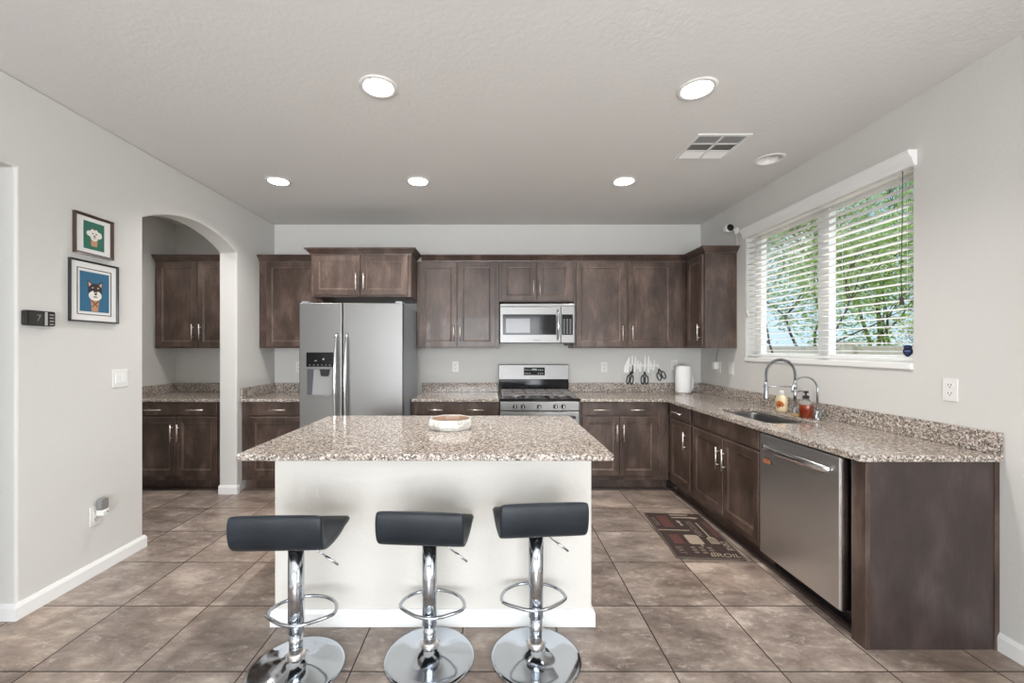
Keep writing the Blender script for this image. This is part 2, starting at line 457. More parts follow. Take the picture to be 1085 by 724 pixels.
# ------------------------------------------------------------------ window with frame
mb = MB(); fx0, fx1 = 2.405, 2.455
mb.box(fx0, fx1, WY0, WY0 + 0.06, WZ0, WZ1, 0.004); mb.box(fx0, fx1, WY1 - 0.07, WY1, WZ0, WZ1, 0.004)
mb.box(fx0, fx1, WY0 + 0.06, WY1 - 0.07, WZ0, WZ0 + 0.07, 0.004); mb.box(fx0, fx1, WY0 + 0.06, WY1 - 0.07, WZ1 - 0.06, WZ1, 0.004)
mb.box(fx0 - 0.012, fx1 - 0.01, 2.965, 3.065, WZ0 + 0.05, WZ1 - 0.05, 0.004)
win = struct(mb.build('window_1', M_WHITE), 'wide sliding window in right wall')
MB().box(2.43, 2.435, WY0 + 0.05, 3.0, WZ0 + 0.06, WZ1 - 0.05).build('pane', M_GLASS, win)
MB().box(2.436, 2.441, 3.02, WY1 - 0.06, WZ0 + 0.06, WZ1 - 0.05).build('pane', M_GLASS, win)
struct(MB().box(2.296, 2.405, WY0 + 0.001, WY1 - 0.001, WZ0 - 0.006, WZ0 + 0.030, 0.006).build('trim_4', M_WHITE), 'white window sill')

# ------------------------------------------------------------------ venetian blind
bl = thing('window_blind', 'white horizontal slat blind hanging in the wide window', 'blind', (2.345, 3.043, 1.30))
mb = MB()   # crown-shaped valance, profile in x,z (local), extruded in y
vp = [(-0.035, 1.072), (-0.052, 1.074), (-0.055, 1.086), (-0.060, 1.094), (-0.064, 1.112), (-0.076, 1.128), (-0.084, 1.140), (-0.084, 1.156), (-0.035, 1.156)]
ly0, ly1 = -0.775, 0.775
mb.add([(x, ly0, z) for x, z in vp] + [(x, ly1, z) for x, z in vp],
       [list(range(len(vp))), list(range(len(vp), 2 * len(vp)))] + [[i, (i + 1) % len(vp), (i + 1) % len(vp) + len(vp), i + len(vp)] for i in range(len(vp))])
mb.build('valance', M_WHITE, bl)
MB().box(-0.025, 0.03, -0.752, 0.752, 1.07, 1.115, 0.003).build('headrail', M_WHITE, bl)
sl = MB(); n_ = 7; V = []; F = []
hw, L_ = 0.0245, 0.752
for yy in (-L_, L_):
    for side in (1, -1):
        for i in range(n_):
            u = -1 + 2 * i / (n_ - 1); u2 = u * side
            V.append((u2 * hw, yy, 0.0035 * (1 - u2 * u2) + 0.0012 * side))
m_ = 2 * n_
F = [[i, (i + 1) % m_, (i + 1) % m_ + m_, i + m_] for i in range(m_)] + [list(range(m_)), list(range(m_, 2 * m_))]
sl.add(V, F)
slat0 = sl.build('slat', M_SLAT, bl)
slat0.location = (0, 0, 0.055); slat0.rotation_euler = (0, math.radians(2), 0)
z = 0.055 + 0.0485
while z < 1.06:
    s_ = slat0.copy(); s_.parent = bl; s_.location = (0, 0, z); COL.objects.link(s_); z += 0.0485
MB().box(-0.026, 0.026, -0.752, 0.752, 0.002, 0.020, 0.004).build('bottom_rail', M_WHITE, bl)
for yy in (-0.66, -0.22, 0.22, 0.66):
    mb = MB()
    for xx in (-0.0262, 0.0262): mb.tube([(xx, yy, 0.015), (xx, yy, 1.08)], 0.0009, 5)
    mb.build('ladder_cord', M_SLAT, bl)
M_CORD = mat('dark_cord', (0.03, 0.03, 0.03, 1), 0.6)
tcd = MB().tube([(-0.04, -0.70, 1.07), (-0.042, -0.70, 0.75), (-0.044, -0.695, 0.50), (-0.044, -0.70, 0.36)], 0.0022, 6).build('lift_cord', M_CORD, bl)
MB().lathe([(0.004, 0.365), (0.007, 0.355), (0.011, 0.325), (0.009, 0.318)], (-0.044, -0.70, 0), 12).build('tassel', M_CORD, tcd)
mb = MB()
mb.tube([(-0.04, 0.735, 1.07), (-0.04, 0.735, 0.42)], 0.0012, 5); mb.tube([(-0.04, 0.72, 1.07), (-0.04, 0.72, 0.40)], 0.0012, 5)
tl = mb.build('tilt_cord', M_SLAT, bl)
MB().lathe([(0.003, 0.42), (0.007, 0.41), (0.008, 0.38), (0.003, 0.375)], (-0.04, 0.735, 0), 10).build('tassel', M_NICKEL, tl)
MB().lathe([(0.003, 0.40), (0.007, 0.39), (0.008, 0.36), (0.003, 0.355)], (-0.04, 0.72, 0), 10).build('tassel', M_NICKEL, tl)
# security shield
sh = thing('security_shield', 'small dark blue shield badge at lower near corner of blind', 'badge', (2.3135, 2.322, 1.358), -PI / 2)
M_NAVY = mat('navy_enamel', (0.008, 0.014, 0.045, 1), 0.3)
op = [(-0.020, 0.030), (-0.012, 0.033), (0.012, 0.033), (0.020, 0.030), (0.023, 0.022), (0.018, 0.016), (0.025, 0.005), (0.024, -0.012), (0.012, -0.026), (0, -0.032), (-0.012, -0.026), (-0.024, -0.012), (-0.025, 0.005), (-0.018, 0.016), (-0.023, 0.022)]
op = [(a * 1.05, b) for a, b in op]
MB().prism(op, -0.002, 0.002).build('plate', M_NAVY, sh)
mk = MB(); M_BLUEL = mat('pale_blue_print', (0.10, 0.14, 0.30, 1), 0.4)
mk.box(-0.017, 0.017, -0.0028, -0.0018, 0.021, 0.0235); mk.box(-0.016, 0.016, -0.0028, -0.0018, -0.004, 0.006); mk.box(-0.010, 0.010, -0.0028, -0.0018, -0.017, -0.014)
mk.build('printed_bands', M_BLUEL, sh)

# ------------------------------------------------------------------ cabinet builders
def door_mesh(w_, h_, t=0.02, fr=0.055, raised=False):
    """shaker door: centred in x, bottom at z=0, back at y=0, front at y=-t"""
    mb = MB(); V = []; F = []
    steps = [(0, 0), (0, -t + 0.003), (0.003, -t), (fr - 0.004, -t), (fr, -t + 0.003), (fr + 0.006, -t + 0.004), (fr + 0.012, -t + 0.009)]
    if h_ < 0.2: steps = [(0, 0), (0, -t + 0.004), (0.004, -t), (0.010, -t)]
    for ins, y in steps:
        V += [(-w_ / 2 + ins, y, ins), (w_ / 2 - ins, y, ins), (w_ / 2 - ins, y, h_ - ins), (-w_ / 2 + ins, y, h_ - ins)]
    n = len(steps)
    G = []
    for i in range(n - 1):
        for k in range(4):
            q = (k + 1) % 4; f = [i * 4 + k, i * 4 + q, (i + 1) * 4 + q, (i + 1) * 4 + k]
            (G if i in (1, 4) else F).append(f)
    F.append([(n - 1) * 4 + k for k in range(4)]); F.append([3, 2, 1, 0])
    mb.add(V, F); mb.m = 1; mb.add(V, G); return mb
def handle(parent, x, z, vertical, yf, L=0.16):
    mb = MB(); h = L / 2
    if vertical:
        mb.tube([(x, yf - 0.030, z - h), (x, yf - 0.030, z + h)], 0.0058, 12)
        for s in (-1, 1): mb.tube([(x, yf - 0.0002, z + s * h * 0.62), (x, yf - 0.030, z + s * h * 0.62)], 0.0045, 10)
    else:
        mb.tube([(x - h, yf - 0.030, z), (x + h, yf - 0.030, z)], 0.0058, 12)
        for s in (-1, 1): mb.tube([(x + s * h * 0.62, yf - 0.0002, z), (x + s * h * 0.62, yf - 0.030, z)], 0.0045, 10)
    return mb.build('handle', M_NICKEL, parent)
def front(root, kind, x0, x1, z0, z1, handles=()):
    """x,z in cabinet coordinates"""
    o = door_mesh(x1 - x0, z1 - z0).build('door' if kind == 'door' else 'drawer' if kind == 'drawer' else 'false_front', [M_WOOD, M_PALE_EDGE], root, loc=((x0 + x1) / 2, -0.0005, z0))
    for hx, hz in handles:
        handle(o, hx - (x0 + x1) / 2, hz - z0, kind == 'door', -0.02)
    return o
BZ = (0.105, 0.858)
DZ = (0.735, 0.853); DOZ = (0.152, 0.715)
def base_cabinet(label, loc, rotz, w_, fronts, depth=0.60, hollow=False, group=None):
    """origin: left end of the face frame at floor level; front faces local -y"""
    r = thing('base_cabinet', label, 'cabinet', loc, rotz, group)
    mb = MB()
    if hollow:
        mb.box(0, w_, 0, 0.02, BZ[0], BZ[1], 0.001); mb.box(0, 0.018, 0.02, depth, BZ[0], BZ[1]); mb.box(w_ - 0.018, w_, 0.02, depth, BZ[0], BZ[1])
        mb.box(0.018, w_ - 0.018, 0.02, depth, BZ[0], BZ[0] + 0.018)
    else:
        mb.box(0, w_, 0, depth, BZ[0], BZ[1], 0.0015)
    mb.build('body', M_WOOD, r)
    MB().box(0.0, w_, 0.07, depth, 0.0, BZ[0]).build('toe_kick', M_WOOD, r)
    for f in fronts: front(r, *f)
    return r
def wall_cabinet(label, loc, rotz, w_, z0, z1, fronts, depth=0.31, group=None, crown=None):
    r = thing('wall_cabinet', label, 'cabinet', loc, rotz, group)
    MB().box(0, w_, 0, depth, z0, z1, 0.0015).build('body', M_WOOD, r)
    for f in fronts: front(r, *f)
    return r
CP = [(0, 0), (0.006, 0), (0.008, 0.010), (0.016, 0.018), (0.030, 0.034), (0.044, 0.046), (0.050, 0.052), (0.050, 0.062), (0, 0.062)]
def crown(name, path, z, parent=None):
    """crown moulding swept along a path; projects to the right of travel"""
    P = [Vector((p[0], p[1], 0)) for p in path]; n = len(P); V = []; F = []; m_ = len(CP)
    for i in range(n):
        d0 = (P[i] - P[i - 1]).normalized() if i > 0 else (P[1] - P[0]).normalized()
        d1 = (P[i + 1] - P[i]).normalized() if i < n - 1 else d0
        n0 = Vector((d0.y, -d0.x, 0)); n1 = Vector((d1.y, -d1.x, 0)); nn = (n0 + n1).normalized(); k = 1 / max(0.3, nn.dot(n0))
        V += [(P[i] + nn * (u * k) + Vector((0, 0, z + h)))[:] for u, h in CP]
    for i in range(n - 1):
        for j in range(m_):
            q = (j + 1) % m_; F.append([i * m_ + j, i * m_ + q, (i + 1) * m_ + q, (i + 1) * m_ + j])
    F += [list(range(m_)), list(range((n - 1) * m_, n * m_))]
    return MB().add(V, F).build(name, M_WOOD, parent)

# ---- base cabinets along the back wall (door fronts at y = 3.993)
YF = 4.013
def wide_pair(w_, inset=0.03, hx=0.177, left_in=None, right_in=None):
    a = left_in if left_in is not None else inset; b = w_ - (right_in if right_in is not None else inset); c = (a + b) / 2
    return [('drawer', a, b, DZ[0], DZ[1], [(c - hx, 0.786), (c + hx, 0.786)]),
            ('door', a, c - 0.004, DOZ[0], DOZ[1], [(c - 0.032, 0.565)]),
            ('door', c + 0.004, b, DOZ[0], DOZ[1], [(c + 0.032, 0.565)])]
base_cabinet('dark wooden two-door base cabinet inside the arched pantry', (-3.508, YF, 0), 0, 0.932, wide_pair(0.932, left_in=0.085, right_in=0.06, hx=0.2))
base_cabinet('dark wooden base cabinet in left corner beside the refrigerator', (-2.408, YF, 0), 0, 0.70,
             [('drawer', 0.085, 0.66, DZ[0], DZ[1], [(0.36, 0.786)]), ('door', 0.085, 0.66, DOZ[0], DOZ[1], [(0.62, 0.565)])])
base_cabinet('dark wooden base cabinet between refrigerator and gas range', (-0.775, YF, 0), 0, 0.84, wide_pair(0.84, hx=0.197))
base_cabinet('dark wooden two-door base cabinet right of the gas range', (0.84, YF, 0), 0, 0.86, wide_pair(0.86, left_in=0.022, right_in=0.12))
# ---- right run, faces -x at x = 1.70; local x runs toward the camera
XF = 1.702
base_cabinet('narrow wooden base cabinet with one drawer in back right corner', (XF, 3.985, 0), -PI / 2, 0.465,
             [('drawer', 0.03, 0.437, DZ[0], DZ[1], [(0.235, 0.79)]), ('door', 0.03, 0.437, DOZ[0], DOZ[1], [(0.372, 0.565)])])
base_cabinet('wooden sink base cabinet with double doors below the sink', (XF, 3.518, 0), -PI / 2, 0.903,
             [('front', 0.018, 0.885, DZ[0], DZ[1]), ('door', 0.018, 0.470, DOZ[0], DOZ[1], [(0.435, 0.565)]), ('door', 0.478, 0.885, DOZ[0], DOZ[1], [(0.513, 0.565)])], hollow=True)
ep = thing('end_panel', 'tall dark wood-grain end panel closing the right counter run', 'panel', (1.70, 1.90, 0))
MB().box(0.022, 0.585, 0.0, 0.018, 0.0, 0.858, 0.001).build('side_board', M_PANEL, ep)
MB().box(0.0, 0.0215, -0.001, 0.075, 0.0, 0.858, 0.002).build('face_stile', M_WOOD, ep)
MB().box(0.5855, 0.608, -0.004, 0.018, 0.0, 0.858, 0.002).build('scribe_strip', M_WOOD, ep)

# ---- wall cabinets
UZ0, UZ1 = 1.375, 2.270
YU = 4.313
DU = (UZ0 + 0.015, UZ1 - 0.008)
wall_cabinet('brown two-door wall cabinet inside the arched pantry', (-3.485, YU, 0), 0, 0.905, UZ0, UZ1,
             [('door', 0.03, 0.444, DU[0], DU[1], [(0.41, 1.54)]), ('door', 0.452, 0.875, DU[0], DU[1], [(0.486, 1.54)])])
wall_cabinet('brown single-door wall cabinet in left corner beside refrigerator', (-2.408, YU, 0), 0, 0.664, UZ0, UZ1,
             [('door', 0.085, 0.655, DU[0], DU[1], [(0.62, 1.54)])])
wall_cabinet('deep brown two-door cabinet above the refrigerator', (-1.742, 4.010, 0), 0, 0.962, 1.868, UZ1,
             [('door', 0.03, 0.477, 1.885, UZ1 - 0.008, [(0.445, 2.01)]), ('door', 0.485, 0.932, 1.885, UZ1 - 0.008, [(0.517, 2.01)])], depth=0.61)
wall_cabinet('brown two-door wall cabinet left of the microwave', (-0.778, YU, 0), 0, 0.848, UZ0, UZ1,
             [('door', 0.025, 0.413, DU[0], DU[1], [(0.385, 1.525)]), ('door', 0.421, 0.812, DU[0], DU[1], [(0.449, 1.525)])])
wall_cabinet('short brown two-door wall cabinet above the microwave', (0.072, YU, 0), 0, 0.768, 1.853, UZ1,
             [('door', 0.025, 0.380, 1.865, UZ1 - 0.008, [(0.352, 1.985)]), ('door', 0.388, 0.743, 1.865, UZ1 - 0.008, [(0.416, 1.985)])])
wall_cabinet('brown two-door wall cabinet right of the microwave', (0.842, YU, 0), 0, 1.466, UZ0, UZ1,
             [('door', 0.022, 0.530, DU[0], DU[1], [(0.495, 1.525)]), ('door', 0.560, 1.025, DU[0], DU[1], [(0.597, 1.525)])])
wall_cabinet('brown narrow wall cabinet on right wall beside window', (2.01, 4.30, 0), -PI / 2, 0.365, UZ0, UZ1,
             [('door', 0.03, 0.345, DU[0], DU[1], [(0.312, 1.525)])], depth=0.298)
# crowns
cm = crown('crown_molding', [(-3.485, 4.62), (-3.485, YU), (-2.576, YU)][1:], UZ1 + 0.0005)
tag(cm, 'dark wooden crown molding on top of pantry wall cabinet', 'molding')
cm = crown('crown_molding', [(-2.408, YU), (-1.80, YU)], UZ1 + 0.0005)
tag(cm, 'dark crown molding on left corner wall cabinet', 'molding')
cm = crown('crown_molding', [(-1.742, 4.61), (-1.742, 4.010), (-0.780, 4.010), (-0.780, 4.312)], UZ1 + 0.0005)
tag(cm, 'dark crown molding stepping forward above the refrigerator cabinet', 'molding')
cm = crown('crown_molding', [(-0.7295, YU), (2.01, YU), (2.01, 3.935), (2.308, 3.935)], UZ1 + 0.0005)
tag(cm, 'long dark crown molding above microwave turning the right corner', 'molding')

# ------------------------------------------------------------------ countertops
CZ0, CZ1 = 0.8595, 0.89
def splash(parent, boxes):
    mb = MB()
    for b_ in boxes: mb.box(b_[0], b_[1], b_[2], b_[3], CZ1 + 0.0003, 0.992, 0.003)
    return mb.build('backsplash', M_GRANITE, parent)
def counter(label, outline, boxes, hole=None):
    r = thing('countertop', label, 'countertop', (outline[0][0], outline[0][1], 0))
    ox, oy = outline[0]
    mb = MB().prism([(x - ox, y - oy) for x, y in outline], CZ0, CZ1, 'xy')
    o = mb.build('slab', M_GRANITE, r)
    if hole:
        c = MB().prism([(x - ox, y - oy) for x, y in hole], CZ0 - 0.05, CZ1 + 0.05, 'xy').build('cut', M_GRANITE); c.location = (ox, oy, 0)
        bpy.context.view_layer.update()
        boolean_cut(o, [c])
    md = o.modifiers.new('bevel', 'BEVEL'); md.width = 0.006; md.segments = 3; md.limit_method = 'ANGLE'; md.angle_limit = 0.9
    if boxes: splash(r, [(a - ox, b - ox, c - oy, d - oy) for a, b, c, d in boxes])
    return r
BKY = (YB - 0.021, YB - 0.001)
CY = 3.975
counter('speckled granite counter inside the arched pantry', [(-3.508, CY), (-2.575, CY), (-2.575, YB - 0.001), (-3.508, YB - 0.001)],
        [(-3.508, -2.575, *BKY), (-3.508, -3.488, CY + 0.01, BKY[0] - 0.001)])
counter('short speckled granite counter left of the refrigerator', [(-2.408, CY), (-1.705, CY), (-1.705, YB - 0.001), (-2.408, YB - 0.001)],
        [(-2.408, -1.705, *BKY), (-2.408, -2.388, CY + 0.01, BKY[0] - 0.001)])
counter('speckled granite counter between refrigerator and gas range', [(-0.774, CY), (0.066, CY), (0.066, YB - 0.001), (-0.774, YB - 0.001)],
        [(-0.774, 0.066, *BKY)])
sink_hole = rrect(1.785, 2.125, 2.69, 3.36, 0.05)
counter('L-shaped speckled granite counter holding the sink', [(0.84, CY), (1.662, CY), (1.662, 1.88), (XR - 0.001, 1.88), (XR - 0.001, YB - 0.001), (0.84, YB - 0.001)],
        [(0.84, XR - 0.001, *BKY), (XR - 0.021, XR - 0.001, 1.882, BKY[0] - 0.001)], sink_hole)

# ------------------------------------------------------------------ island
IX0, IX1, IY0, IY1 = -1.08, 0.493, 2.07, 2.97
isl = thing('kitchen_island', 'white painted island base under the central granite top', 'island', (-0.29, 2.5, 0))
MB().box(IX0 + 0.29, IX1 + 0.29, IY0 - 2.5, IY1 - 2.5, 0, CZ0 - 0.001, 0.006).build('body', M_ISLE, isl)
bb = baseboard('baseboard', [(IX0 + 0.29 - e, IY1 - 2.5), (IX0 + 0.29 - e, IY0 - 2.5 - e), (IX1 + 0.29 + e, IY0 - 2.5 - e), (IX1 + 0.29 + e, IY1 - 2.5)][::-1], isl)
for sgn, x in ((-1, IX0 + 0.29), (1, IX1 + 0.29)):
    mb = MB(); zc = CZ0 - 0.024
    mb.lathe([(0.004, -0.012), (0.020, -0.012), (0.021, -0.008), (0.017, -0.005), (0.016, 0.004), (0.021, 0.008), (0.021, 0.02), (0.004, 0.02)], (x + sgn * 0.022, IY0 - 2.5 + 0.03, zc), 20, axis='y')
    mb.box(min(x, x + sgn * 0.035), max(x, x + sgn * 0.035), IY0 - 2.5 + 0.02, IY0 - 2.5 + 0.05, CZ0 - 0.009, CZ0 - 0.002)
    mb.build('bracket', M_WHITE, isl)
it = MB().prism(rrect(-1.172, 0.557, 1.90, 3.0, 0.012, 3), CZ0, CZ1, 'xy')
o = it.build('countertop', M_GRANITE)
md = o.modifiers.new('bevel', 'BEVEL'); md.width = 0.006; md.segments = 3; md.limit_method = 'ANGLE'; md.angle_limit = 0.9
tag(o, 'large rectangular granite top of the central island', 'countertop')

# octagonal tray on island
tr = thing('octagonal_dish', 'pale octagonal marble dish standing on the island top', 'dish', (-0.251, 2.525, CZ1))
def octa(R, z, rot=PI / 8): return [(R * math.cos(rot + k * PI / 4), R * 0.98 * math.sin(rot + k * PI / 4), z) for k in range(8)]
def marble():
    m = mat('pale_marble', rough=0.15); n = N(m)
    f = n.noise(n.mapping((1, 1, 1)), 14, 6, 0.6, 1.5)
    n.color(n.ramp(f, [(0.35, rgb(206, 205, 200)), (0.5, rgb(228, 228, 224)), (0.6, rgb(186, 182, 175))])); return m
M_MARBLE = marble()
rings = [octa(0.118, 0.001), octa(0.133, 0.022), octa(0.136, 0.030), octa(0.131, 0.063), octa(0.122, 0.063), octa(0.116, 0.012)]
V = [v for r in rings for v in r]
F = [[i * 8 + k, i * 8 + (k + 1) % 8, (i + 1) * 8 + (k + 1) % 8, (i + 1) * 8 + k] for i in range(5) for k in range(8)] + [list(range(8)), list(range(40, 48))]
MB().add(V, F).build('dish_body', M_MARBLE, tr)
M_COPPER = mat('brown_lining', (0.40, 0.28, 0.21, 1), 0.3)
V = [v for r in (octa(0.1155, 0.013), octa(0.1205, 0.060), octa(0.1185, 0.060), octa(0.1135, 0.015)) for v in r]
F = [[i * 8 + k, i * 8 + (k + 1) % 8, (i + 1) * 8 + (k + 1) % 8, (i + 1) * 8 + k] for i in range(3) for k in range(8)] + [list(range(8)), list(range(24, 32))]
MB().add(V, F).build('lining', M_COPPER, tr)

# ------------------------------------------------------------------ refrigerator
fr = thing('refrigerator', 'stainless steel side-by-side refrigerator with water dispenser', 'refrigerator', (-1.233, 3.64, 0))
FW = 0.452
MB().box(-FW + 0.004, FW - 0.004, 0.078, 0.72, 0.02, 1.755, 0.004).build('case', M_CASE, fr)
MB().box(-FW + 0.01, FW - 0.01, 0.05, 0.077, 0.0, 0.09, 0.003).build('base_grille', M_BLACK, fr)
gx = -0.075
dl = MB().box(-FW, gx - 0.003, 0, 0.07, 0.10, 1.768, 0.008, 3).build('door', M_STEEL, fr)
dr = MB().box(gx + 0.003, FW, 0, 0.07, 0.10, 1.768, 0.008, 3).build('door', M_STEEL, fr)
MB().box(-FW + 0.01, -FW + 0.07, 0.02, 0.14, 1.7685, 1.785, 0.004).build('hinge_cover', M_CASE, fr)
MB().box(FW - 0.07, FW - 0.01, 0.02, 0.14, 1.7685, 1.785, 0.004).build('hinge_cover', M_CASE, fr)
def bowed(x, parent, z0, z1):
    pts = []; rr = []
    for k in range(21):
        t = k / 20; b = math.sin(PI * t)
        pts.append((x, -0.008 - 0.055 * b ** 0.6, z0 + (z1 - z0) * t)); rr.append(0.009 + 0.006 * b)
    return MB().tube(pts, rr, 12).build('handle', M_CHROME if False else M_NICKEL2, parent)
M_NICKEL2 = mat('polished_steel', (0.72, 0.72, 0.73, 1), 0.16, metal=1.0)
bowed(gx - 0.045, dl, 0.62, 1.505); bowed(gx + 0.045, dr, 0.62, 1.505)
# dispenser: framed recess set on left door
M_RECESS = mat('recess_grey', (0.30, 0.30, 0.30, 1), 0.4)
dx0, dx1, dz0, dz1, dzm = -0.388, -0.152, 0.955, 1.338, 1.212
mb = MB()
mb.box(dx0, dx1, -0.004, 0.0, dzm, dz1, 0.0015)
mb.build('dispenser_panel', M_GLOSSB, dl)
mb = MB(); t = 0.012
mb.box(dx0, dx1, -0.012, 0.0, dzm - 0.022, dzm - 0.0005, 0.002); mb.box(dx0, dx0 + 0.008, -0.010, 0.0, dz0, dzm - 0.022, 0.002); mb.box(dx1 - 0.008, dx1, -0.010, 0.0, dz0, dzm - 0.022, 0.002)
mb.box(dx0, dx1, -0.014, 0.0, dz0 - 0.01, dz0 + 0.012, 0.002)
mb.build('dispenser_frame', M_STEEL, dl)
MB().prism([(dx0 + 0.008, dz0 + 0.012), (dx1 - 0.008, dz0 + 0.012), (dx1 - 0.008, dzm - 0.022), (dx0 + 0.008, dzm - 0.022)], -0.0015, -0.0002).build('recess', M_RECESS, dl)
MB().prism([(dx0 + 0.009, dz0 + 0.013), (dx0 + 0.050, dz0 + 0.013), (dx0 + 0.066, dzm - 0.023), (dx0 + 0.009, dzm - 0.023)], -0.003, -0.0016).build('recess_cheek', mat('slate_plastic', (0.07, 0.075, 0.085, 1), 0.4), dl)
MB().prism([(-0.265, 1.19), (-0.18, 1.19), (-0.19, 1.135), (-0.20, 1.13), (-0.245, 1.13), (-0.255, 1.135)], -0.018, -0.002).build('dispenser_nozzle', M_BLACK, dl)
mb = MB()
for k in range(6): mb.box(dx0 + 0.025 + k * 0.035, dx0 + 0.037 + k * 0.035, -0.0046, -0.0039, 1.225, 1.229)
mb.box(-0.315, -0.295, -0.0046, -0.0039, 1.262, 1.268); mb.box(-0.245, -0.232, -0.0046, -0.0039, 1.272, 1.285)
mb.build('control_icons', mat('pale_print', (0.4, 0.4, 0.42, 1), 0.5), dl)

# ------------------------------------------------------------------ microwave
mw = thing('microwave', 'stainless steel over-range microwave with black window', 'microwave', (0.457, 4.225, 1.425))
MB().box(-0.378, 0.378, 0.022, 0.39, 0.0, 0.400, 0.003).build('case', M_STEEL, mw)
MB().box(-0.378, 0.378, 0.0, 0.0215, 0.372, 0.400, 0.003).build('top_vent', M_STEEL, mw)
md_ = MB().box(-0.378, 0.237, 0.0, 0.0215, 0.004, 0.370, 0.004).build('door', M_STEEL, mw)
MB().box(-0.350, 0.190, -0.002, -0.0002, 0.085, 0.292, 0.0008).build('window', M_GLOSSB, md_)
MB().box(-0.318, -0.075, -0.0032, -0.0021, 0.105, 0.250).build('window_screen', M_GREYW, md_)
pts = []; rr = []
for k in range(15):
    t = k / 14; b = math.sin(PI * t); pts.append((0.205, -0.004 - 0.045 * b ** 0.6, 0.035 + 0.305 * t)); rr.append(0.008 + 0.005 * b)
MB().tube(pts, rr, 12).build('handle', M_NICKEL2, md_)
cp = MB().box(0.240, 0.378, 0.0, 0.0215, 0.004, 0.370, 0.004).build('control_panel', M_STEEL, mw)
MB().box(0.248, 0.360, -0.002, -0.0002, 0.085, 0.292, 0.0008).build('keypad', M_GLOSSB, cp)
mb = MB()
for r_ in range(8):
    for c_ in range(3): mb.box(0.262 + c_ * 0.032, 0.280 + c_ * 0.032, -0.0027, -0.0019, 0.100 + r_ * 0.019, 0.107 + r_ * 0.019)
mb.build('key_prints', mat('grey_print', (0.30, 0.31, 0.32, 1), 0.5), cp)
mb = MB()
for k in range(7): mb.box(-0.035 + k * 0.010, -0.028 + k * 0.010, -0.0008, 0.0004, 0.024 + 0.001 * (k % 2), 0.034)
mb.build('maker_mark', mat('dark_print', (0.12, 0.12, 0.13, 1), 0.5), md_)
MB().box(0.29, 0.345, 0.05, 0.12, -0.022, -0.0005, 0.004).build('filter_latch', M_BLACK, mw)

# ------------------------------------------------------------------ gas range
rg = thing('gas_range', 'stainless steel gas range below the microwave', 'stove', (0.453, 3.985, 0))
MB().box(-0.380, 0.380, 0.03, 0.63, 0.05, 0.865, 0.003).build('body', M_STEEL, rg)
for sx_ in (-0.34, 0.34): MB().lathe([(0.018, 0), (0.018, 0.049)], (sx_, 0.1, 0), 12).build('foot', M_BLACK, rg)
pn = MB().box(-0.381, 0.381, -0.012, 0.029, 0.775, 0.865, 0.008, 3).build('knob_panel', M_STEEL, rg)
for kx in (-0.235, -0.16, -0.005, 0.150, 0.225):
    kb = MB().lathe([(0.022, 0.0), (0.022, -0.010), (0.018, -0.028), (0.016, -0.030)], (kx, -0.0125, 0.818), 24, axis='y').build('knob', M_BLACK, pn)
    MB().box(kx - 0.003, kx + 0.003, -0.052, -0.043, 0.804, 0.834, 0.001).build('pointer', M_NICKEL, kb)
od = MB().box(-0.378, 0.378, -0.015, 0.029, 0.24, 0.768, 0.006, 3).build('oven_door', M_STEEL, rg)
MB().box(-0.27, 0.27, -0.0175, -0.0155, 0.33, 0.60, 0.0008).build('oven_window', M_GLOSSB, od)
mb = MB().tube([(-0.33, -0.062, 0.722), (-0.15, -0.070, 0.722), (0.15, -0.070, 0.722), (0.33, -0.062, 0.722)], 0.013, 14)
for s in (-1, 1): mb.tube([(s * 0.32, -0.015, 0.722), (s * 0.32, -0.063, 0.722)], 0.010, 10)
mb.build('handle', M_NICKEL2, od)
MB().box(-0.378, 0.378, -0.012, 0.029, 0.06, 0.232, 0.006, 3).build('storage_drawer', M_STEEL, rg)
MB().box(-0.381, 0.381, -0.005, 0.57, 0.8655, 0.892, 0.005).build('cooktop', M_GLOSSB, rg)
for bx in (-0.23, 0.0, 0.23):
    for by in (0.14, 0.41):
        if bx == 0 and by == 0.41: continue
        MB().lathe([(0.045, 0), (0.045, 0.008), (0.034, 0.010), (0.034, 0.018), (0.030, 0.020)], (bx, by + (0.13 if bx == 0 else 0), 0.8922), 24).build('burner', M_IRON, rg)
for gx_ in (-0.243, 0.0, 0.243):
    mb = MB(); g0, g1, y0_, y1_, zt = gx_ - 0.112, gx_ + 0.112, 0.03, 0.53, 0.930
    tb = 0.006
    for yy in (y0_, (y0_ + y1_) / 2, y1_): mb.box(g0, g1, yy - tb, yy + tb, zt - 0.012, zt, 0.002)
    for xx in (g0, g1): mb.box(xx - tb, xx + tb, y0_, y1_, zt - 0.012, zt, 0.002)
    for xx in (gx_,): mb.box(xx - 0.005, xx + 0.005, y0_, y1_, zt - 0.010, zt + 0.003, 0.002)
    for yy in (0.155, 0.405): mb.box(g0, g1, yy - 0.005, yy + 0.005, zt - 0.010, zt + 0.003, 0.002)
    for xx in (g0, g1):
        for yy in (y0_, y1_): mb.box(xx - 0.006, xx + 0.006, yy - 0.006, yy + 0.006, 0.8922, zt - 0.01, 0.001)
    mb.build('grate', M_IRON, rg)
MB().box(-0.380, 0.380, 0.565, 0.625, 0.8925, 1.035, 0.003).build('vent_riser', M_GLOSSB, rg)
bk = MB().prism([(0.535, 1.036), (0.63, 1.036), (0.63, 1.195), (0.560, 1.197), (0.552, 1.192)], -0.381, 0.381, 'yz').build('backguard', M_STEEL, rg, bevel=0.003)
MB().prism([(0.5355, 1.082), (0.5335, 1.082), (0.5445, 1.165), (0.5465, 1.165)], -0.108, 0.118, 'yz').build('clock_display', M_GLOSSB, bk)
mb = MB()
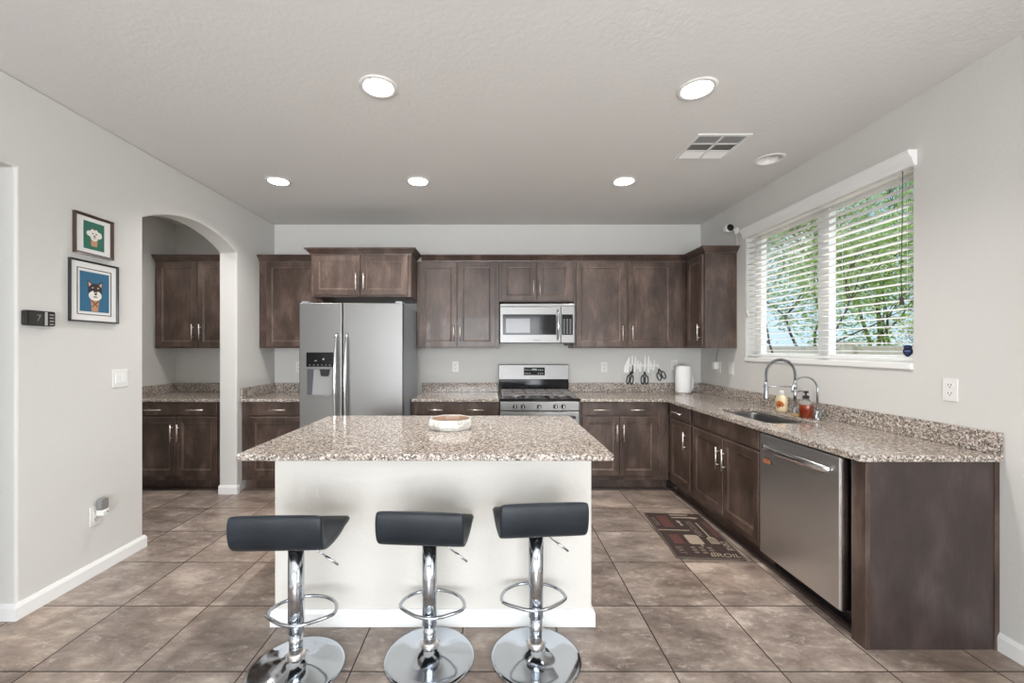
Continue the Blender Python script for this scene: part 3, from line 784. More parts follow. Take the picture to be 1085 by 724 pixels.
for r_ in range(2):
    for c_ in range(9):
        if 3 <= c_ <= 5 and r_ == 0: continue
        z0_ = 1.098 + r_ * 0.036; y_ = 0.5345 + (z0_ - 1.082) * 0.1325
        mb.box(-0.098 + c_ * 0.023, -0.084 + c_ * 0.023, y_ - 0.0012, y_ + 0.0008, z0_, z0_ + 0.007)
mb.build('button_prints', mat('button_print', (0.45, 0.46, 0.45, 1), 0.5), bk)
MB().box(-0.022, 0.028, 0.5405, 0.5425, 1.138, 1.150).build('clock_digits', mat('clock_print', (0.35, 0.5, 0.48, 1), 0.5), bk)

# ------------------------------------------------------------------ dishwasher
dw = thing('dishwasher', 'stainless steel dishwasher built in under right counter', 'dishwasher', (1.668, 2.605, 0), -PI / 2)
MB().box(0.008, 0.608, 0.05, 0.60, 0.10, 0.855, 0.002).build('tub', M_BLACK, dw)
dd = MB().box(0.004, 0.602, 0.0, 0.049, 0.112, 0.848, 0.006, 3).build('door', M_STEELD, dw)
MB().box(0.01, 0.60, 0.10, 0.13, 0.0, 0.099).build('toe_panel', M_BLACK, dw)
MB().box(0.6025, 0.608, 0.004, 0.049, 0.115, 0.846, 0.001).build('door_edge', M_NICKEL2, dw)
pts = []; rr = []
V = []; F = []; n_ = 24; sg = 12
for k in range(n_ + 1):
    t = k / n_; b = math.sin(PI * t) ** 0.45 if 0 < t < 1 else 0
    cx = 0.05 + 0.50 * t; cy = -0.006 - 0.042 * b; hz = 0.012 + 0.012 * b; hy = 0.006 + 0.005 * b
    for q in range(sg):
        a = 2 * PI * q / sg; V.append((cx, cy + hy * math.cos(a), 0.775 + 0.004 * b + hz * math.sin(a)))
for k in range(n_):
    for q in range(sg): F.append([k * sg + q, k * sg + (q + 1) % sg, (k + 1) * sg + (q + 1) % sg, (k + 1) * sg + q])
F += [list(range(sg)), list(range(n_ * sg, (n_ + 1) * sg))]
MB().add(V, F, True).build('handle', M_NICKEL2, dd)
bd = thing('magnet', 'small orange copper magnet stuck on the dishwasher door', 'magnet', (1.6675, 2.515, 0.693), -PI / 2)
MB().prism(rrect(-0.033, 0.033, -0.017, 0.017, 0.008), -0.010, -0.0002).build('base', M_BLACK, bd)
MB().prism(rrect(-0.030, 0.030, -0.014, 0.014, 0.007), -0.013, -0.0102).build('face', mat('copper_face', (0.62, 0.24, 0.11, 1), 0.35, metal=0.4), bd)

# ------------------------------------------------------------------ sink
sk = thing('sink', 'undermount stainless steel sink sunk into the granite counter', 'sink', (1.955, 3.025, 0.86))
def rr3(x, y, r, z): return [(a, b, z) for a, b in rrect(-x, x, -y, y, r)]
seq = [rr3(0.185, 0.350, 0.05, -0.0015), rr3(0.164, 0.329, 0.05, -0.0015), rr3(0.160, 0.325, 0.05, -0.012), rr3(0.152, 0.317, 0.05, -0.18), rr3(0.130, 0.295, 0.06, -0.20),
       rr3(0.131, 0.296, 0.06, -0.202), rr3(0.154, 0.319, 0.05, -0.182), rr3(0.162, 0.327, 0.05, -0.014), rr3(0.185, 0.350, 0.05, -0.004)]
m_ = len(seq[0]); V = [v for r in seq for v in r]; F = []
for i in range(len(seq)):
    j = (i + 1) % len(seq)
    if i == 4: continue
    for k in range(m_): F.append([i * m_ + k, i * m_ + (k + 1) % m_, j * m_ + (k + 1) % m_, j * m_ + k])
F += [[4 * m_ + k for k in range(m_)], [5 * m_ + k for k in range(m_)]]
MB().add(V, F, False).build('bowl', M_STEEL, sk)
MB().lathe([(0.042, 0), (0.042, 0.003), (0.030, 0.003), (0.026, 0.0015), (0.004, 0.0015)], (0.02, 0, -0.1998), 24).build('drain', M_CHROME, sk)

# spring faucet
fc = thing('faucet', 'tall chrome spring faucet behind the sink', 'faucet', (2.20, 3.03, CZ1))
MB().lathe([(0.028, 0.0005), (0.028, 0.006), (0.022, 0.010), (0.022, 0.05), (0.015, 0.06)], seg=24).build('base', M_CHROME, fc)
MB().tube([(0, 0, 0.055), (0, 0, 0.24)], 0.011, 14).build('column', M_CHROME, fc)
path = [(0, 0, 0.24), (0, 0, 0.29)] + [(-0.105 + 0.105 * math.cos(a), 0, 0.295 + 0.105 * math.sin(a)) for a in [PI * k / 16 for k in range(17)]] + [(-0.21, 0, 0.27), (-0.21, 0, 0.24)]
MB().tube(path, 0.0065, 10).build('hose', M_BLACK, fc)
# spring helix round the hose
P = [Vector(p) for p in path]; Ls = [0]
for a, b in zip(P, P[1:]): Ls.append(Ls[-1] + (b - a).length)
def along(t):
    d_ = t * Ls[-1]
    for i in range(len(P) - 1):
        if d_ <= Ls[i + 1] + 1e-9:
            f = (d_ - Ls[i]) / (Ls[i + 1] - Ls[i]); return P[i].lerp(P[i + 1], f), (P[i + 1] - P[i]).normalized()
    return P[-1], (P[-1] - P[-2]).normalized()
hp = []; turns = 38
for k in range(turns * 8 + 1):
    c, tg = along(k / (turns * 8)); nrm = Vector((0, 1, 0)); bn = tg.cross(nrm).normalized(); a = 2 * PI * k / 8
    hp.append(c + (nrm * math.cos(a) + bn * math.sin(a)) * 0.0105)
MB().tube(hp, 0.0022, 6).build('spring', M_CHROME, fc)
MB().lathe([(0.012, 0.245), (0.012, 0.20), (0.015, 0.19), (0.018, 0.125), (0.019, 0.115), (0.016, 0.113)], (-0.21, 0, 0), 20).build('spray_head', M_CHROME, fc)
mb = MB().tube([(0, 0, 0.205), (-0.19, 0, 0.205)], 0.005, 8)
mb.tube([(-0.21 + 0.017 * math.cos(a), 0.017 * math.sin(a), 0.205) for a in [2 * PI * k / 16 for k in range(16)]], 0.004, 8, closed=True)
mb.lathe([(0.014, 0.19), (0.014, 0.22)], seg=16)
mb.build('holder_arm', M_CHROME, fc)
mb = MB().tube([(0, -0.018, 0.035), (0, -0.042, 0.038)], 0.012, 12).tube([(0, -0.038, 0.04), (0.012, -0.060, 0.095)], [0.006, 0.004], 8)
mb.build('lever', M_CHROME, fc)
# small gooseneck tap
gf = thing('faucet', 'small gooseneck drinking water tap right of the spring faucet', 'faucet', (2.205, 2.827, CZ1))
MB().lathe([(0.022, 0.0005), (0.022, 0.008), (0.014, 0.016), (0.013, 0.055), (0.008, 0.06)], seg=20).build('base', M_CHROME, gf)
gp = [(0, 0, 0.055), (0, 0, 0.20)] + [(-0.085 + 0.085 * math.cos(a), 0, 0.205 + 0.085 * math.sin(a)) for a in [PI * k / 14 for k in range(15)]] + [(-0.172, 0, 0.185)]
MB().tube(gp, 0.0065, 12).build('spout', M_CHROME, gf)
mb = MB().tube([(0, -0.010, 0.035), (0.0, -0.038, 0.035)], 0.010, 12).tube([(0, -0.034, 0.037), (0.004, -0.045, 0.075)], 0.004, 8)
mb.build('lever', M_CHROME, gf)
# soap bottles
sb = thing('soap_bottle', 'white squeeze soap bottle with orange swirl label by sink', 'bottle', (2.195, 3.165, CZ1), -PI / 2 + 0.35)
def flat_bottle(prof, sc_y, name, m, parent):
    mb = MB().lathe(prof, seg=28); mb.v = [(x, y * sc_y, z) for x, y, z in mb.v]; return mb.build(name, m, parent)
flat_bottle([(0.030, 0.0005), (0.040, 0.006), (0.043, 0.03), (0.043, 0.095), (0.036, 0.118), (0.016, 0.128), (0.015, 0.130)], 0.62, 'bottle_body', mat('cream_plastic', (0.74, 0.62, 0.40, 1), 0.35), sb)
flat_bottle([(0.014, 0.1302), (0.017, 0.134), (0.016, 0.158), (0.011, 0.163)], 1, 'cap', M_PLASTIC, sb)
lb = MB()
def disc(mb, cx, cz, r1, r2, y, n=20, a0=0, a1=2 * PI):
    V = []; F = []
    for k in range(n + 1):
        a = a0 + (a1 - a0) * k / n
        for r in (r1, r2):
            x = cx + r * math.cos(a); V.append((x, -0.62 * math.sqrt(max(0, 0.0436 ** 2 - x * x)) - y, cz + r * math.sin(a)))
    for k in range(n): F.append([2 * k, 2 * k + 1, 2 * k + 3, 2 * k + 2])
    mb.add(V, F)
disc(lb, 0.004, 0.055, 0.0, 0.012, 0.0006); disc(lb, 0.004, 0.055, 0.018, 0.025, 0.0006, a0=-0.6, a1=4.4)
lb.m = 1; disc(lb, 0.004, 0.055, 0.012, 0.018, 0.0006); disc(lb, 0.004, 0.055, 0.025, 0.033, 0.0006, a0=-0.2, a1=3.6)
lb.build('swirl_label', [mat('dark_red_print', (0.20, 0.035, 0.02, 1), 0.4), mat('orange_print', (0.75, 0.28, 0.06, 1), 0.4)], sb)
am = thing('soap_dispenser', 'clear pump bottle of red-brown hand soap by sink', 'bottle', (2.185, 2.905, CZ1), -PI / 2 + 0.5)
M_AMB = mat('amber_soap', (0.22, 0.035, 0.012, 1), 0.15, coat=0.5)
M_CLR = mat('clear_plastic', (0.62, 0.58, 0.55, 1), 0.08, trans=0.75)
flat_bottle([(0.034, 0.0005), (0.041, 0.005), (0.042, 0.085), (0.041, 0.092)], 0.85, 'liquid', M_AMB, am)
flat_bottle([(0.041, 0.0922), (0.038, 0.105), (0.030, 0.120), (0.019, 0.132), (0.018, 0.136)], 0.85, 'shoulder', M_CLR, am)
mb = MB().lathe([(0.020, 0.1362), (0.021, 0.150), (0.014, 0.155), (0.006, 0.158), (0.006, 0.172), (0.016, 0.174), (0.016, 0.186), (0.006, 0.188)], seg=20)
mb.tube([(0, 0, 0.181), (-0.030, -0.012, 0.183), (-0.044, -0.017, 0.178)], 0.004, 8)
mb.build('pump', M_BLACK, am)
sp = MB().prism(rrect(-0.030, 0.030, -0.045, 0.045, 0.012), 0.0005, 0.018, 'xy').build('sponge', mat('tan_sponge', (0.45, 0.30, 0.12, 1), 0.9), bevel=0.003)
sp.location = (2.185, 2.985, CZ1); sp.rotation_euler = (0, 0, 0.2); tag(sp, 'flat tan sponge lying between the faucets', 'sponge')
sp.scale = (0.7, 0.7, 0.9)

# ------------------------------------------------------------------ paper towel
pt = thing('paper_towel_holder', 'white paper towel roll standing on counter in back corner', 'paper towel', (2.045, 4.47, CZ1))
MB().lathe([(0.075, 0.0005), (0.075, 0.008), (0.070, 0.012), (0.010, 0.014)], seg=32).build('base', M_NICKEL, pt)
MB().tube([(0, 0, 0.012), (0, 0, 0.312)], 0.006, 10).build('rod', M_NICKEL, pt)
MB().lathe([(0.004, 0.312), (0.010, 0.316), (0.010, 0.324), (0.003, 0.328)], seg=14).build('finial', M_NICKEL, pt)
MB().lathe([(0.020, 0.015), (0.078, 0.016), (0.079, 0.02), (0.079, 0.290), (0.078, 0.295), (0.020, 0.295)], seg=40).build('roll', M_PAPER, pt)
V = []; F = []; pp = [(0.079, -0.002), (0.088, 0.010), (0.105, 0.022), (0.130, 0.028)]
for i, (x, y) in enumerate(pp):
    top = 0.29 - [0, 0.03, 0.085, 0.14][i]; bot = 0.02 + [0, 0.0, 0.0, 0.05][i]
    V += [(x, y, bot), (x, y, top), (x, y + 0.0015, top), (x, y + 0.0015, bot)]
for i in range(3):
    for k in range(4): F.append([i * 4 + k, i * 4 + (k + 1) % 4, (i + 1) * 4 + (k + 1) % 4, (i + 1) * 4 + k])
F += [[0, 1, 2, 3], [12, 13, 14, 15]]
MB().add(V, F).build('loose_sheet', M_PAPER, pt)

# ------------------------------------------------------------------ knife strip, knives and scissors
kx = lambda u: (660 + u / 16.083 - 521.5) / 95.6
kz = lambda v: 1.375 - (370 + v / 16.083 - 369) / 95.6
M_BLADE = mat('blade_steel', (0.92, 0.92, 0.91, 1), 0.3, metal=0.05)
M_KH = mat('pale_handle', (0.62, 0.62, 0.60, 1), 0.4)
ks = MB().box(kx(100), kx(615), YB - 0.014, YB - 0.001, kz(298), kz(255), 0.002).build('magnetic_knife_strip', M_NICKEL)
tag(ks, 'long pale magnetic knife strip on the back wall', 'knife strip')
YK = YB - 0.0155
def knife(label, u, tip, heel, end, w_, lean=0.0, broad=False, dark=False, group=None):
    """blade points up from heel to tip, handle hangs to end"""
    x, zt, zh, ze = kx(u), kz(tip), kz(heel), kz(end)
    r = thing('kitchen_knife', label, 'knife', (x, YK, zh)); r.rotation_euler = (0, lean, 0)
    h = zt - zh; b = w_ / 16.083 / 95.6
    if broad: pts = [(-b * .5, 0), (b * .5, 0), (b * .5, h * .95), (b * .35, h), (-b * .1, h * .7), (-b * .5, h * .35)]
    else: pts = [(-b * .5, 0), (b * .5, 0), (b * .5, h * .8), (b * .1, h), (-b * .3, h * .75), (-b * .5, h * .4)]
    MB().prism(pts, -0.0015, 0.001).build('blade', M_BLADE, r)
    hh = zh - ze; hb = 0.0075
    MB().prism([(-hb, -0.0003), (hb, -0.0003), (hb * 1.1, -hh * .5), (hb * 1.4, -hh), (-hb * 0.8, -hh), (-hb * 1.1, -hh * .5)], -0.008, 0.001).build('handle', M_BLACK if dark else M_KH, r, bevel=0.0015)
def scissors(label, u, top, mid, bot, w_, lean=0.0):
    x = kx(u); zt, zm, zb = kz(top), kz(mid), kz(bot)
    r = thing('scissors', label, 'scissors', (x, YK - 0.010, zm)); r.rotation_euler = (0, lean, 0)
    W = w_ / 16.083 / 95.6; h = zt - zm; d_ = zm - zb
    MB().prism([(-0.006, -0.01), (0.004, -0.01), (0.006, h * .6), (0.001, h)], -0.001, 0.001).build('blade', M_BLADE, r)
    MB().prism([(0.006, -0.01), (-0.004, -0.01), (-0.006, h * .6), (-0.001, h)], -0.0025, -0.0012).build('blade', M_BLADE, r)
    for s in (-1, 1):
        cx, cz, rx, rz = s * W * 0.27, -d_ * 0.62, W * 0.21, d_ * 0.36
        mb = MB().tube([(cx + rx * math.cos(a), -0.001 + 0.0006 * s, cz + rz * math.sin(a)) for a in [2 * PI * k / 18 for k in range(18)]], 0.0060, 8, closed=True)
        mb.tube([(s * -0.003, 0.0008 * s - 0.001, 0.012), (cx * 0.75, 0.0008 * s - 0.001, cz + rz * 0.85)], 0.007, 8)
        mb.build('finger_loop', M_BLACK, r)
    MB().lathe([(0.004, -0.004), (0.004, 0.001)], (0, 0, 0), 12, axis='y').build('pivot', M_NICKEL, r)
knife('broad chef knife, leftmost on the magnetic strip', 45, 120, 400, 600, 85, 0.10, True)
knife('slim knife between chef knife and left scissors', 150, 95, 270, 420, 26, 0, dark=True)
scissors('leftmost black-handled scissors on the magnetic strip', 122, 260, 400, 600, 120, 0.12)
knife('long thin knife just right of the left scissors', 192, 100, 390, 595, 32, 0.05)
knife('short pointed knife left of the middle scissors', 243, 180, 340, 500, 34)
knife('medium knife hanging immediately left of middle scissors', 283, 200, 385, 590, 34, 0.03)
scissors('middle pair of black-handled scissors on the magnetic strip', 355, 270, 400, 600, 130, 0.0)
knife('tall carving knife above the middle scissors', 368, 100, 330, 420, 34)
knife('tall bread knife just right of the middle scissors', 425, 105, 400, 520, 38)
knife('paring knife left of twin short knives', 470, 190, 350, 515, 30, -0.05)
knife('short paring knife near right end of strip', 508, 180, 360, 500, 30, 0.1)
scissors('rightmost black-handled scissors on the magnetic strip', 600, 230, 350, 530, 150, -0.35)

# ------------------------------------------------------------------ outlets and switches
M_SLOT = mat('dark_slot', (0.03, 0.03, 0.03, 1), 0.6)
def plate(name, label, cat, loc, rotz, w_=0.07, h_=0.115, sockets=1, switches=0, group=None):
    r = thing(name, label, cat, loc, rotz, group)
    MB().box(-w_ / 2, w_ / 2, -0.006, -0.0005, -h_ / 2, h_ / 2, 0.002).build('cover_plate', M_PLASTIC, r)
    if sockets:
        for s in (-1, 1):
            o = MB().prism(rrect(-0.017, 0.017, s * 0.021 - 0.014, s * 0.021 + 0.014, 0.008), -0.0075, -0.0058).build('socket', M_PLASTIC, r)
            mb = MB()
            for a in (-0.007, 0.007): mb.box(a - 0.0016, a + 0.0016, -0.0079, -0.0074, s * 0.021 - 0.001, s * 0.021 + 0.008)
            mb.prism(ell(0, s * 0.021 - 0.008, 0.003, 0.003, 10), -0.0079, -0.0074)
            mb.build('slots', M_SLOT, o)
    for k in range(switches):
        cx = (k - (switches - 1) / 2) * 0.046
        MB().box(cx - 0.0165, cx + 0.0165, -0.009, -0.0055, -0.033, 0.033, 0.0015).build('rocker', M_WHITE, r)
    return r
plate('wall_outlet', 'white power outlet on right wall nearest the camera', 'outlet', (XR, 2.10, 1.166), -PI / 2)
plate('wall_outlet', 'white power outlet on back wall left of the range', 'outlet', (-0.408, YB, 1.17), 0)
plate('wall_outlet', 'white power outlet on back wall right of the range', 'outlet', (1.24, YB, 1.166), 0)
plate('wall_outlet', 'white power outlet partly hidden behind paper towel roll', 'outlet', (2.02, YB, 1.19), 0)
plate('wall_outlet', 'white power outlet on back wall left of refrigerator', 'outlet', (-2.14, YB, 1.165), 0)
plate('light_switch', 'white switch plate on right wall between plugged adapter and window', 'switch', (XR, 4.03, 1.18), -PI / 2, sockets=0, switches=1, w_=0.085)
plate('wall_outlet', 'white outlet under corner wall cabinet with plugged-in adapter', 'outlet', (XR, 4.25, 1.18), -PI / 2)
plate('light_switch', 'white two-gang switch plate on left wall before the arch', 'switch', (XL, 2.70, 1.18), PI / 2, sockets=0, switches=2, w_=0.115)
plate('wall_outlet', 'white low outlet near baseboard on left wall', 'outlet', (XL, 2.53, 0.36), PI / 2)
nl = thing('air_freshener', 'small grey and white plug-in air freshener in low left outlet', 'air freshener', (XL + 0.008, 2.548, 0.375), PI / 2)
MB().box(-0.022, 0.022, -0.045, -0.0003, -0.018, 0.015, 0.005).build('plug_body', M_PLASTIC, nl)
MB().prism(rrect(-0.026, 0.026, 0.0155, 0.085, 0.015), -0.038, -0.006).build('cartridge', mat('smoky_plastic', (0.22, 0.22, 0.22, 1), 0.25), nl, bevel=0.004)
MB().lathe([(0.004, 0), (0.004, -0.003)], (0.008, -0.045, 0.0), 12, axis='y').build('dial', M_SLOT, nl)
# power adapter
ad = thing('power_adapter', 'white power adapter with cable in right wall outlet', 'adapter', (XR - 0.008, 4.262, 1.19), -PI / 2)
MB().box(-0.026, 0.026, -0.045, -0.0003, -0.03, 0.045, 0.006).build('plug_body', M_PLASTIC, ad)
MB().tube([(0.02, -0.02, 0.044), (0.034, -0.03, 0.07), (0.028, -0.02, 0.12), (0.028, -0.004, 0.183)], 0.0022, 6).build('cable', M_CORD, ad)

# security camera
sc_ = thing('security_camera', 'small white security camera with black lens above corner cabinet', 'camera', (XR, 3.93, 2.497))
MB().lathe([(0.004, -0.001), (0.036, -0.001), (0.036, -0.012), (0.022, -0.022), (0.004, -0.024)], (0, 0, -0.02), 24, axis='x').build('mount', M_PLASTIC, sc_)
MB().tube([(-0.022, 0, -0.015), (-0.045, 0, 0.004)], 0.009, 12).build('ball_arm', M_PLASTIC, sc_)
hd = MB()
hd.lathe([(0.010, 0.075), (0.032, 0.068), (0.037, 0.05), (0.037, 0.0), (0.035, -0.004)], (-0.085, -0.03, 0.005), 28, axis='y')
hd = hd.build('housing', M_PLASTIC, sc_)
MB().lathe([(0.004, -0.0085), (0.020, -0.0085), (0.031, -0.0055), (0.033, -0.0042)], (-0.085, -0.03, 0.005), 28, axis='y').build('lens', M_GLOSSB, hd)
MB().tube([(-0.010, 0.0, -0.045), (-0.004, 0.002, -0.10), (-0.004, 0.006, -0.155)], 0.002, 6).build('cable', M_PLASTIC, sc_)

# thermostat
tm = thing('thermostat', 'small black wall thermostat showing a numeral 7', 'thermostat', (XL, 2.205, 1.532), PI / 2)
MB().prism(rrect(-0.073, 0.073, -0.040, 0.040, 0.010), -0.026, -0.0005).build('housing', mat('charcoal_plastic', (0.025, 0.024, 0.022, 1), 0.25), tm, bevel=0.003)
MB().box(-0.055, 0.010, -0.0272, -0.0262, -0.033, 0.033).build('screen', mat('screen_dark', (0.045, 0.042, 0.038, 1), 0.12), tm)
MB().box(0.018, 0.031, -0.0275, -0.0262, -0.036, 0.036).build('silver_strip', mat('silver_paint', (0.42, 0.42, 0.40, 1), 0.3), tm)
mb = MB()
for k in range(4):
    mb.box(0.042, 0.064, -0.0272, -0.0262, 0.018 - k * 0.017, 0.026 - k * 0.017)
mb.build('button_prints', mat('warm_print', (0.25, 0.24, 0.22, 1), 0.5), tm)
def text(body, size, parent, loc, rot, m, name='lettering', extrude=0.0003, align='CENTER', shear=0.0):
    cu = bpy.data.curves.new(name, 'FONT'); cu.body = body; cu.size = size; cu.extrude = extrude; cu.align_x = align; cu.align_y = 'CENTER'; cu.shear = shear
    o = bpy.data.objects.new(name, cu); COL.objects.link(o)
    dg = bpy.context.evaluated_depsgraph_get(); me = bpy.data.meshes.new_from_object(o.evaluated_get(dg)); me.name = name
    bpy.data.objects.remove(o); o = bpy.data.objects.new(name, me); COL.objects.link(o)
    me.materials.clear(); me.materials.append(m); o.parent = parent; o.location = loc; o.rotation_euler = rot
    return o
text('7', 0.048, tm, (-0.012, -0.0275, 0.0), (PI / 2, 0, 0), mat('dim_digit', (0.22, 0.21, 0.19, 1), 0.5))

# ------------------------------------------------------------------ framed dog pictures
def col(name, r, g, b, rough=0.6): return mat(name, rgb(r, g, b), rough)
def picture(label, loc, w_, h_, fw, mf, matw, frame_m, canvas, dog, lip=None):
    r = thing('framed_picture', label, 'picture', loc, PI / 2)
    mb = MB(); D = -0.020; V = []; F = []
    steps = [(0, -0.001), (0, D), (fw * 0.45, D + 0.002), (fw, D + 0.007), (fw, -0.006)]
    for i, y in steps: V += [(-w_ / 2 + i, y, -h_ / 2 + i), (w_ / 2 - i, y, -h_ / 2 + i), (w_ / 2 - i, y, h_ / 2 - i), (-w_ / 2 + i, y, h_ / 2 - i)]
    for i in range(4):
        for k in range(4): F.append([i * 4 + k, i * 4 + (k + 1) % 4, (i + 1) * 4 + (k + 1) % 4, (i + 1) * 4 + k])
    F += [[0, 1, 2, 3]]
    mb.add(V, F); mb.build('frame', frame_m, r)
    MB().box(-w_ / 2 + fw, w_ / 2 - fw, -0.009, -0.004, -h_ / 2 + fw, h_ / 2 - fw).build('mat_board', M_PLASTIC, r)
    if lip:
        b0 = w_ / 2 - lip; c0 = h_ / 2 - lip
        mb = MB()
        for a in ((-b0, b0, c0 - .004, c0), (-b0, b0, -c0, -c0 + .004), (-b0, -b0 + .004, -c0 + .004, c0 - .004), (b0 - .004, b0, -c0 + .004, c0 - .004)): mb.box(a[0], a[1], -0.0105, -0.0092, a[2], a[3])
        mb.build('inner_line', M_BLACK, r)
    cw, ch = canvas
    pr = MB().box(-cw, cw, -0.0108, -0.0092, -ch, ch).build('print', dog['bg'], r)
    dog['f'](pr)
M_WOODF = mat('dark_brown_frame', (0.055, 0.030, 0.020, 1), 0.35, coat=0.3)
M_BLKF = mat('black_frame', (0.018, 0.019, 0.022, 1), 0.3, coat=0.3)
ga = [col('tan_cone', 186, 140, 104), col('white_fur', 226, 222, 214), col('dark_nose', 46, 36, 36), col('brown_fur', 116, 80, 58), col('black_fur', 48, 42, 46), col('pink_ear', 214, 168, 140)]
def layers(pr, items, name):
    mb = MB()
    for k, (mi, pts) in enumerate(items):
        mb.m = mi; mb.prism(pts, -0.0110 - 0.00025 * (k + 1), -0.0109)
    mb.build(name, ga, pr)
def white_dog(pr):
    layers(pr, [(0, [(-0.024, -0.020), (0.024, -0.020), (0.017, -0.062), (-0.017, -0.062)]), (3, [(-0.024, -0.022), (0.024, -0.022), (0.023, -0.030), (-0.023, -0.030)]),
                (1, ell(-0.030, 0.012, 0.018, 0.016)), (1, ell(0.030, 0.010, 0.018, 0.020)), (1, ell(0, 0.010, 0.030, 0.034)), (1, ell(0, -0.012, 0.022, 0.018)),
                (3, ell(0, 0.042, 0.008, 0.006)), (2, ell(-0.011, 0.014, 0.0045, 0.004)), (2, ell(0.011, 0.014, 0.0045, 0.004)), (2, ell(0, 0.000, 0.006, 0.005)), (2, ell(0, -0.012, 0.008, 0.002))], 'painted_dog')
def dark_dog(pr):
    layers(pr, [(0, [(-0.028, -0.038), (0.028, -0.038), (0.020, -0.115), (-0.020, -0.115)]), (3, [(-0.022, -0.045), (0.020, -0.085), (0.018, -0.092), (-0.024, -0.055)]), (3, [(0.022, -0.045), (-0.020, -0.085), (-0.018, -0.092), (0.024, -0.055)]),
                (4, [(-0.048, 0.070), (-0.014, 0.048), (-0.042, 0.020)]), (5, [(-0.043, 0.060), (-0.022, 0.045), (-0.038, 0.026)]),
                (4, [(0.048, 0.070), (0.042, 0.020), (0.014, 0.048)]), (5, [(0.043, 0.060), (0.038, 0.026), (0.022, 0.045)]),
                (4, ell(0, 0.012, 0.043, 0.040)), (1, ell(0, -0.020, 0.040, 0.030)), (4, [(-0.010, 0.030), (0.010, 0.030), (0.012, -0.004), (0, -0.012), (-0.012, -0.004)]),
                (5, ell(-0.017, 0.026, 0.005, 0.004)), (5, ell(0.017, 0.026, 0.005, 0.004)), (2, ell(-0.017, 0.012, 0.006, 0.004)), (2, ell(0.017, 0.012, 0.006, 0.004)), (1, ell(0, -0.016, 0.018, 0.016)), (2, ell(0, -0.010, 0.009, 0.007)), (2, ell(0, -0.028, 0.014, 0.003))], 'painted_dog')
picture('small brown-framed picture of a fluffy white dog on green', (XL, 2.515, 2.048), 0.244, 0.242, 0.015, M_WOODF, 0.02, M_WOODF, (0.065, 0.082), {'bg': col('green_print', 40, 104, 86), 'f': white_dog})
picture('larger black-framed picture of a dark dog on blue', (XL, 2.520, 1.711), 0.305, 0.363, 0.010, M_BLKF, 0.02, M_BLKF, (0.092, 0.118), {'bg': col('blue_print', 48, 100, 132), 'f': dark_dog}, lip=0.044)

# ------------------------------------------------------------------ floor mat
fm = thing('floor_mat', 'dark brown kitchen mat with words and utensils before sink', 'mat', (1.452, 3.078, 0), math.radians(-4.3))
M_MATB = mat('mat_edge', rgb(84, 74, 66), 0.8); M_MATD = mat('mat_dark', rgb(54, 40, 36), 0.85); M_MATL = mat('mat_cream', rgb(156, 142, 124), 0.85); M_MATR = mat('mat_red', rgb(90, 52, 48), 0.85); M_MATG = mat('mat_grey', rgb(116, 100, 90), 0.85)
MB().prism(rrect(-0.222, 0.222, -0.375, 0.375, 0.012), 0.0003, 0.008, 'xy').build('border', M_MATB, fm, bevel=0.002)
MB().prism(rrect(-0.208, 0.208, -0.360, 0.360, 0.008), 0.0081, 0.0092, 'xy').build('field', M_MATD, fm)
mb = MB(); z0_, z1_ = 0.0093, 0.0098
for a, b, c, d in ((-0.145, -0.065, 0.10, 0.31), (-0.16, -0.09, -0.17, -0.03), (0.170, 0.200, -0.05, 0.22)):
    MB().prism([(a, c), (b, c), (b, d), (a, d)], z0_, z1_, 'xy').build('red_block', M_MATR, fm)
mb = MB()
mb.prism(rrect(-0.055, 0.045, -0.175, -0.030, 0.018), z0_, z1_, 'xy')                       # cutting board / pot
mb.prism([(0.012, -0.205), (0.022, -0.205), (0.022, -0.17), (0.012, -0.17)], z0_, z1_, 'xy')
mb.prism([(0.118, -0.060), (0.128, -0.060), (0.128, 0.19), (0.118, 0.19)], z0_, z1_, 'xy')    # spatula handle
for k in range(4): mb.prism([(0.092 + k * 0.017, -0.15), (0.101 + k * 0.017, -0.15), (0.101 + k * 0.017, -0.075), (0.092 + k * 0.017, -0.075)], z0_, z1_, 'xy')
mb.prism([(0.092, -0.076), (0.152, -0.076), (0.135, -0.058), (0.110, -0.058)], z0_, z1_, 'xy'); mb.prism([(0.092, -0.160), (0.152, -0.160), (0.152, -0.149), (0.092, -0.149)], z0_, z1_, 'xy')
mb.prism([(-0.03, 0.325), (0.11, 0.325), (0.12, 0.345), (-0.03, 0.345)], z0_, z1_, 'xy'); mb.prism([(-0.03, 0.275), (0.10, 0.275), (0.145, 0.262), (0.18, 0.285), (0.14, 0.300), (-0.03, 0.292)], z0_, z1_, 'xy')
mb.prism([(-0.205, 0.040), (0.02, 0.040), (0.02, 0.052), (-0.205, 0.052)], z0_, z1_, 'xy')
mb.prism([(-0.010, 0.13), (0.010, 0.13), (0.004, 0.18), (0.012, 0.21), (-0.014, 0.23), (-0.018, 0.20), (-0.006, 0.17)], z0_, z1_, 'xy')
mb.build('utensil_prints', M_MATL, fm)
for r_ in range(3):
    for c_ in range(3): MB().prism(rrect(-0.075 + c_ * 0.055, -0.045 + c_ * 0.055, -0.235 - r_ * 0.035, -0.215 - r_ * 0.035, 0.004), z0_, z1_, 'xy').build('printed_square', M_MATG, fm)
D_ = -PI / 2
text('BROIL', 0.070, fm, (0.105, -0.325, 0.0093), (0, 0, 0), M_MATL, extrude=0.0004, shear=0.2)
text('DINE', 0.060, fm, (0.180, -0.19, 0.0093), (0, 0, D_), M_MATL, extrude=0.0004)
text('KITCHEN', 0.062, fm, (0.065, 0.08, 0.0093), (0, 0, D_), M_MATG, extrude=0.0004)
